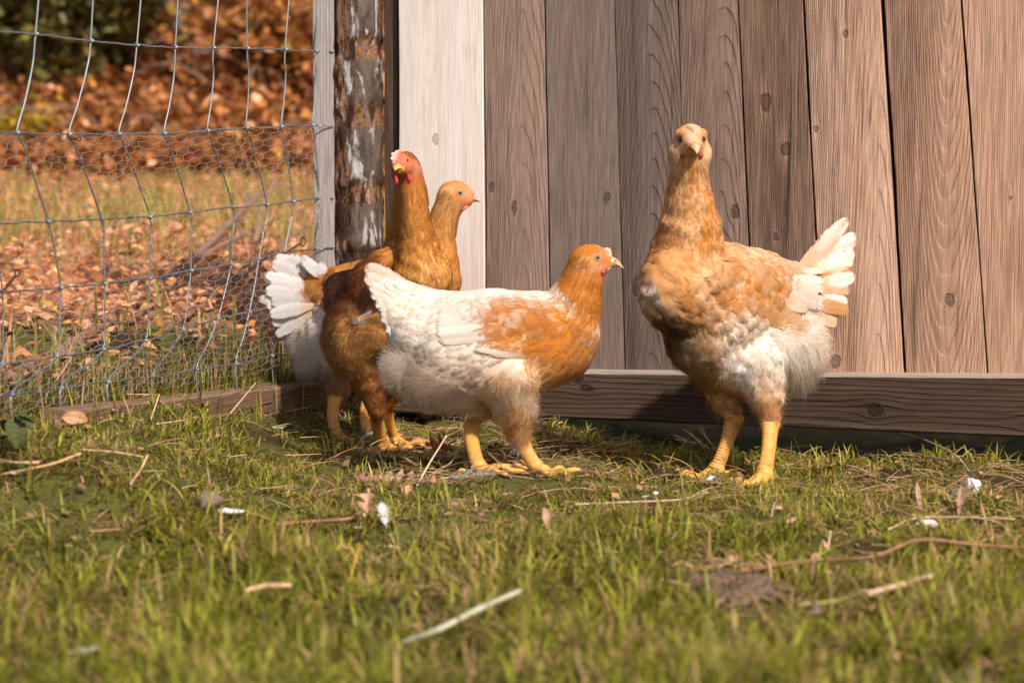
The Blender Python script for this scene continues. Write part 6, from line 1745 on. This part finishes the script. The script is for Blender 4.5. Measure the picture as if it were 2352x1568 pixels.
feather_tuft(1085, 1116, .060, 'slim white quill feather lying in front of the feet of the white hen', yaw=.12, tilt=.06, seed=4, n=240, curl=.05, spread=.35, up=.010)
feather_tuft(880, 1218, .028, 'ruffled white down feather leaning on the tan curled leaf', yaw=1.9, tilt=.9, seed=5, n=150, spread=.8, up=.014)
feather_tuft(826, 1246, .010, 'speck of white down on a yellow stalk in the blurred grass', yaw=.3, seed=6, n=40, spread=1.0, up=.014)
feather_tuft(44, 1105, .014, 'tiny white feather at the left edge under the nettle', yaw=.8, seed=7, n=50, spread=.9, up=.008)
feather_tuft(1168, 1156, .010, 'white fleck of down in the grass in front of the white hen', yaw=.4, seed=8, n=45, spread=1.0, up=.010)
feather_tuft(1484, 1165, .008, 'white fleck of down beside the long straw in the middle', yaw=.4, seed=9, n=40, spread=1.0, up=.010)
feather_tuft(1747, 1245, .009, 'white fleck of down at the end of a straw in front of the pale hen', yaw=.4, seed=10, n=40, spread=1.0, up=.010)
feather_tuft(200, 1545, .020, 'blurred pale feather at the very bottom left', yaw=.4, seed=11, n=60, spread=.7, up=.016)

def lump(px, py, rx, ry, rz, label, c0, c1, name='dropping', cat='dropping', split=.2, seed=0, up=0.0, yaw=0.0, mat=None, detail=3):
    """irregular lump, upper side one colour, rest another"""
    rs_ = np.random.default_rng(seed); o = on_ground(px, py, up); na, nb = 28, 18
    A_ = np.linspace(0, 2 * math.pi, na, endpoint=False)[None]; B = np.linspace(0.02, math.pi - .02, nb)[:, None]
    r = 1 + .10 * np.sin(3 * A_ + seed) * np.sin(B) + .08 * np.sin(5 * B + 2 * A_ + seed) + .05 * np.sin(9 * A_ - 4 * B)
    v = np.stack([np.cos(A_) * np.sin(B) * r * rx, np.sin(A_) * np.sin(B) * r * ry, np.cos(B) * r * rz + rz * .75 + 0 * A_], -1)
    cx = (v[..., 0] / rx) + .25 * np.sin(6 * A_) ; k = ss(split - .12, split + .12, cx)[..., None]
    c = np.array(c0) * (1 - k) + np.array(c1) * k
    i = np.arange(nb - 1)[:, None] * na; j = np.arange(na)[None]; j2 = (j + 1) % na
    q = np.stack([i + j, i + na + j, i + na + j2, i + j2], -1).reshape(-1, 4)
    tr = [(0, b, b + 1) for b in range(1, na - 1)] + [((nb - 1) * na, (nb - 1) * na + b + 1, (nb - 1) * na + b) for b in range(1, na - 1)]
    ob = link(name, make_mesh(name, v.reshape(-1, 3), q, tr, c.reshape(-1, 3)), mat or M_DROP, None, o); ob.rotation_euler = (0, 0, yaw)
    return tag(ob, label, cat)
DK, WT = (.13, .095, .07), (.66, .65, .64)
lump(478, 1178, .014, .012, .010, 'rough brown stone behind a white dropping on the lawn', DK, DK, 'stone', 'stone', seed=1, mat=M_STONE, up=.004)
lump(522, 1192, .017, .006, .0032, 'long bluish white dropping beside the brown stone', WT, (.56, .64, .64), seed=2, split=.0, yaw=-.22, up=.005)
lump(2225, 1140, .013, .008, .0085, 'grey and white capped dropping in the grass at right', DK, WT, seed=3, split=.05, up=.006, yaw=.2)
lump(2196, 1150, .009, .006, .006, 'dark grey dropping touching the white capped one at right', DK, (.14, .10, .075), seed=4, yaw=.5, up=.003)
lump(2130, 1225, .011, .006, .004, 'crumpled whitish dropping on the straw at right', (.62, .56, .52), (.56, .48, .44), seed=5, split=.3, up=.006)
lump(1640, 1124, .0085, .005, .0045, 'small dropping with white tip in front of the left foot of the pale hen', WT, DK, seed=6, split=-.1, up=.008)
lump(1505, 1163, .003, .002, .002, 'pea sized white dropping by the long straw', WT, WT, seed=7, up=.010)
# mound of crumbled earth
mo = on_ground(1690, 1350, -.004)
na, nb = 70, 26; A_ = np.linspace(0, 2 * math.pi, na, endpoint=False)[None]; Rr = np.linspace(0, 1, nb)[:, None]
rr = .045 * (1 + .15 * np.sin(3 * A_ + 1) + .08 * np.sin(7 * A_))
mv = np.stack([np.cos(A_) * Rr * rr, np.sin(A_) * Rr * rr * 1.3,   .012 * np.cos(Rr * math.pi / 2) * (1 + .12 * np.sin(9 * A_ + 8 * Rr)) + .0022 * wob(np.cos(A_) * Rr * 3, np.sin(A_) * Rr * 3, 9)], -1).reshape(-1, 3)
i = np.arange(nb - 1)[:, None] * na; j = np.arange(na)[None]; j2 = (j + 1) % na
mq = np.stack([i + j, i + na + j, i + na + j2, i + j2], -1).reshape(-1, 4)
g = G('crumbled_earth'); n2 = g.noise(g.coords(), 220, 5, .7); c = g.mix(n2, (.075, .045, .03), (.30, .20, .135)); M_EARTH = g.bsdf(c, .95, .1, g.bump(n2, 1.0, .004))
tag(link('soil_mound', make_mesh('soil_mound', mv, mq), M_EARTH, None, mo), 'low mound of crumbled earth in the grass in front of the pale hen', 'soil mound')

def straw(pix, r, col, label, name='straw_stalk', cat='straw', nodes=0, ups=None, group=None):
    P = []
    for k, (a, b) in enumerate(pix):
        P.append(on_ground(a, b, .010 if ups is None else ups[k]))
    c = spline(np.array(P), 40); o = c[0].copy(); rr = np.full(40, r)
    for k in range(nodes): rr *= 1 + .35 * np.exp(-((np.linspace(0, 1, 40) - (k + 1) / (nodes + 1)) / .02) ** 2)
    v, q, t = tube(c - o, rr, 9); cc = np.tile(np.array(col, float), (len(v), 1))
    cc[:360] *= np.repeat(np.exp(np.random.default_rng(len(label)).normal(0, .08, 40)), 9)[:, None]
    return tag(link(name, make_mesh(name, v, q, t, cc), M_STRAW1, None, o), label, cat, group)
def stalk_up(px, py, tx, ty, r, col, label, lean=0.0, mid=None, name='straw_stalk', cat='straw'):
    """stalk rooted at the ground under (px,py) whose tip is seen at (tx,ty) at about the same distance"""
    b = on_ground(px, py, -.003); tp = U(tx, ty, b[1] + lean); P = [b, tp] if mid is None else [b, U(mid[0], mid[1], b[1] + lean / 2), tp]
    c = spline(np.array(P), 30); v, q, t = tube(c - b, np.linspace(r, r * .65, 30), 8)
    return tag(link(name, make_mesh(name, v, q, t, np.tile(np.array(col, float), (len(v), 1))), M_STRAW1, None, b), label, cat)
PS, BS, GS = (.50, .32, .18), (.34, .19, .10), (.60, .60, .42)
straw([(1320, 1180), (1420, 1175), (1560, 1168), (1625, 1152)], .0011, PS, 'long pale straw lying across the turf between the two front hens')
straw([(1995, 1418), (2070, 1404), (2140, 1388)], .0026, (.66, .44, .28), 'thick pale cut stalk lying in the blurred grass at lower right', nodes=1, ups=[.020, .022, .024])
straw([(1830, 1440), (1920, 1430), (1992, 1418)], .0014, (.34, .30, .08), 'yellowish stalk running on left from the thick pale cut stalk', ups=[.016, .018, .020])
straw([(925, 1548), (1010, 1515), (1100, 1475), (1195, 1440)], .0021, (.46, .45, .30), 'whitish green stalk lying across the blurred grass at the bottom', nodes=2, ups=[.022, .024, .026, .028])
straw([(560, 1412), (610, 1410), (668, 1408)], .0019, (.60, .37, .22), 'short tan stalk in the blurred grass at lower left', ups=[.02, .022, .02])
straw([(535, 1198), (590, 1212), (640, 1226)], .0014, (.42, .24, .13), 'brown stalk slanting down from the white dropping')
straw([(640, 1226), (720, 1222), (800, 1214), (830, 1205)], .0020, (.26, .135, .075), 'dark brown stem lying between the stalk and the tan leaf')
straw([(1700, 1352), (1850, 1340), (2000, 1330), (2110, 1302), (2230, 1306), (2375, 1312)], .0018, (.26, .125, .06), 'long brown stem crossing the grass to the right edge', name='stem', cat='stem', ups=[.012, .018, .020, .024, .022, .020])
straw([(1960, 1056), (2060, 1056), (2130, 1068), (2190, 1082)], .0013, (.24, .15, .10), 'grey brown twig lying on the turf under the sill at right', name='twig', cat='twig')
straw([(2040, 1240), (2120, 1212), (2330, 1222)], .0012, (.56, .34, .19), 'pale straw lying flat beside the crumpled dropping at right')
straw([(2030, 1000), (2110, 1060), (2190, 1090), (2225, 1105)], .0009, (.50, .33, .22), 'thin arched straw ending at the white capped dropping', ups=[.01, .03, .022, .012])
straw([(0, 1087), (40, 1086), (90, 1090)], .0016, (.58, .36, .20), 'pale straw at the left edge below the nettle')
straw([(0, 1120), (60, 1106), (120, 1092), (186, 1068)], .0014, (.52, .31, .15), 'long straw slanting up from the left edge over the turf')
straw([(360, 995), (420, 985), (458, 978)], .0010, PS, 'light straw lying below the long base board')
straw([(185, 1058), (260, 1064), (330, 1075)], .0008, (.56, .38, .22), 'thin straw lying in the dark turf at left')
straw([(300, 1135), (322, 1108), (340, 1085)], .0012, (.56, .33, .17), 'short straw leaning on the turf left of the stone', ups=[.008, .012, .018])
straw([(1860, 1000), (1930, 960), (1990, 940)], .0008, PS, 'fine pale straw under the sill beam') if False else None
stalk_up(955, 1118, 1026, 1000, .0011, (.74, .56, .40), 'thin whitish stalk leaning up between the brown and the white hen', .02, (985, 1066))
stalk_up(886, 1076, 868, 1034, .0009, (.66, .46, .30), 'thin pale stalk standing in front of the foot of the brown hen', .01)
stalk_up(912, 1080, 905, 1045, .0016, (.52, .31, .16), 'short split stalk standing beside the foot of the brown hen', .01)
stalk_up(985, 1085, 1052, 1030, .0009, (.50, .32, .19), 'curved stalk arching over the russet leaf', .02, (1035, 1062))
stalk_up(1465, 1255, 1458, 1210, .0012, (.58, .40, .24), 'small bent stalk standing in the turf between the front hens', .0)
stalk_up(1900, 1262, 1908, 1218, .0013, (.70, .50, .36), 'pale upright stub of stalk in the grass at right', .0)
stalk_up(1770, 1185, 1779, 1152, .0010, (.62, .42, .28), 'pale stub of straw standing in front of the pale hen', .0)
stalk_up(800, 1340, 826, 1250, .0016, (.50, .28, .03), 'yellow orange stalk rising out of the blurred grass', .01)
stalk_up(2113, 856, 2094, 825, .0007, (.52, .36, .22), 'fine straw standing on the sill against the planks', .0) if False else None
# splayed dry stalks by the left foot of the pale hen
sp = empty('straw_tuft', on_ground(1590, 1030), 'tuft of splayed pale dry stalks behind the left foot of the pale hen', 'straw tuft'); o = np.array(sp.location)
for k, (a, b, c_, d_) in enumerate([(1628, 1036, 1570, 985), (1620, 1040, 1585, 992), (1622, 1030, 1550, 1008), (1640, 1030, 1606, 985), (1625, 1046, 1560, 1052), (1600, 1030, 1548, 998), (1630, 1024, 1612, 980), (1605, 1052, 1560, 1030)]):
    p = spline(np.array([on_ground(a, b, .002), U(c_, d_, on_ground(a, b)[1] - .02)]), 12); v, q, t = tube(p - o, np.linspace(.0010, .0007, 12), 7)
    link('stalk', make_mesh('stalk', v, q, t, np.tile((.58, .40, .25), (len(v), 1))), M_STRAW1, sp)
# stalks standing up by the fence
for k, (a, b, c_, d_, lab) in enumerate([(342, 970, 366, 905, 'pale stalk standing in front of the long base board'), (480, 955, 468, 905, 'straight stalk standing before the dark middle of the base boards'),
        (515, 962, 588, 878, 'long pale stalk leaning right over the base board'), (80, 945, 165, 820, 'long broken stalk leaning on the netting at left')]):
    stalk_up(a, b, c_, d_, .0011, (.56, .36, .21), lab, .02)
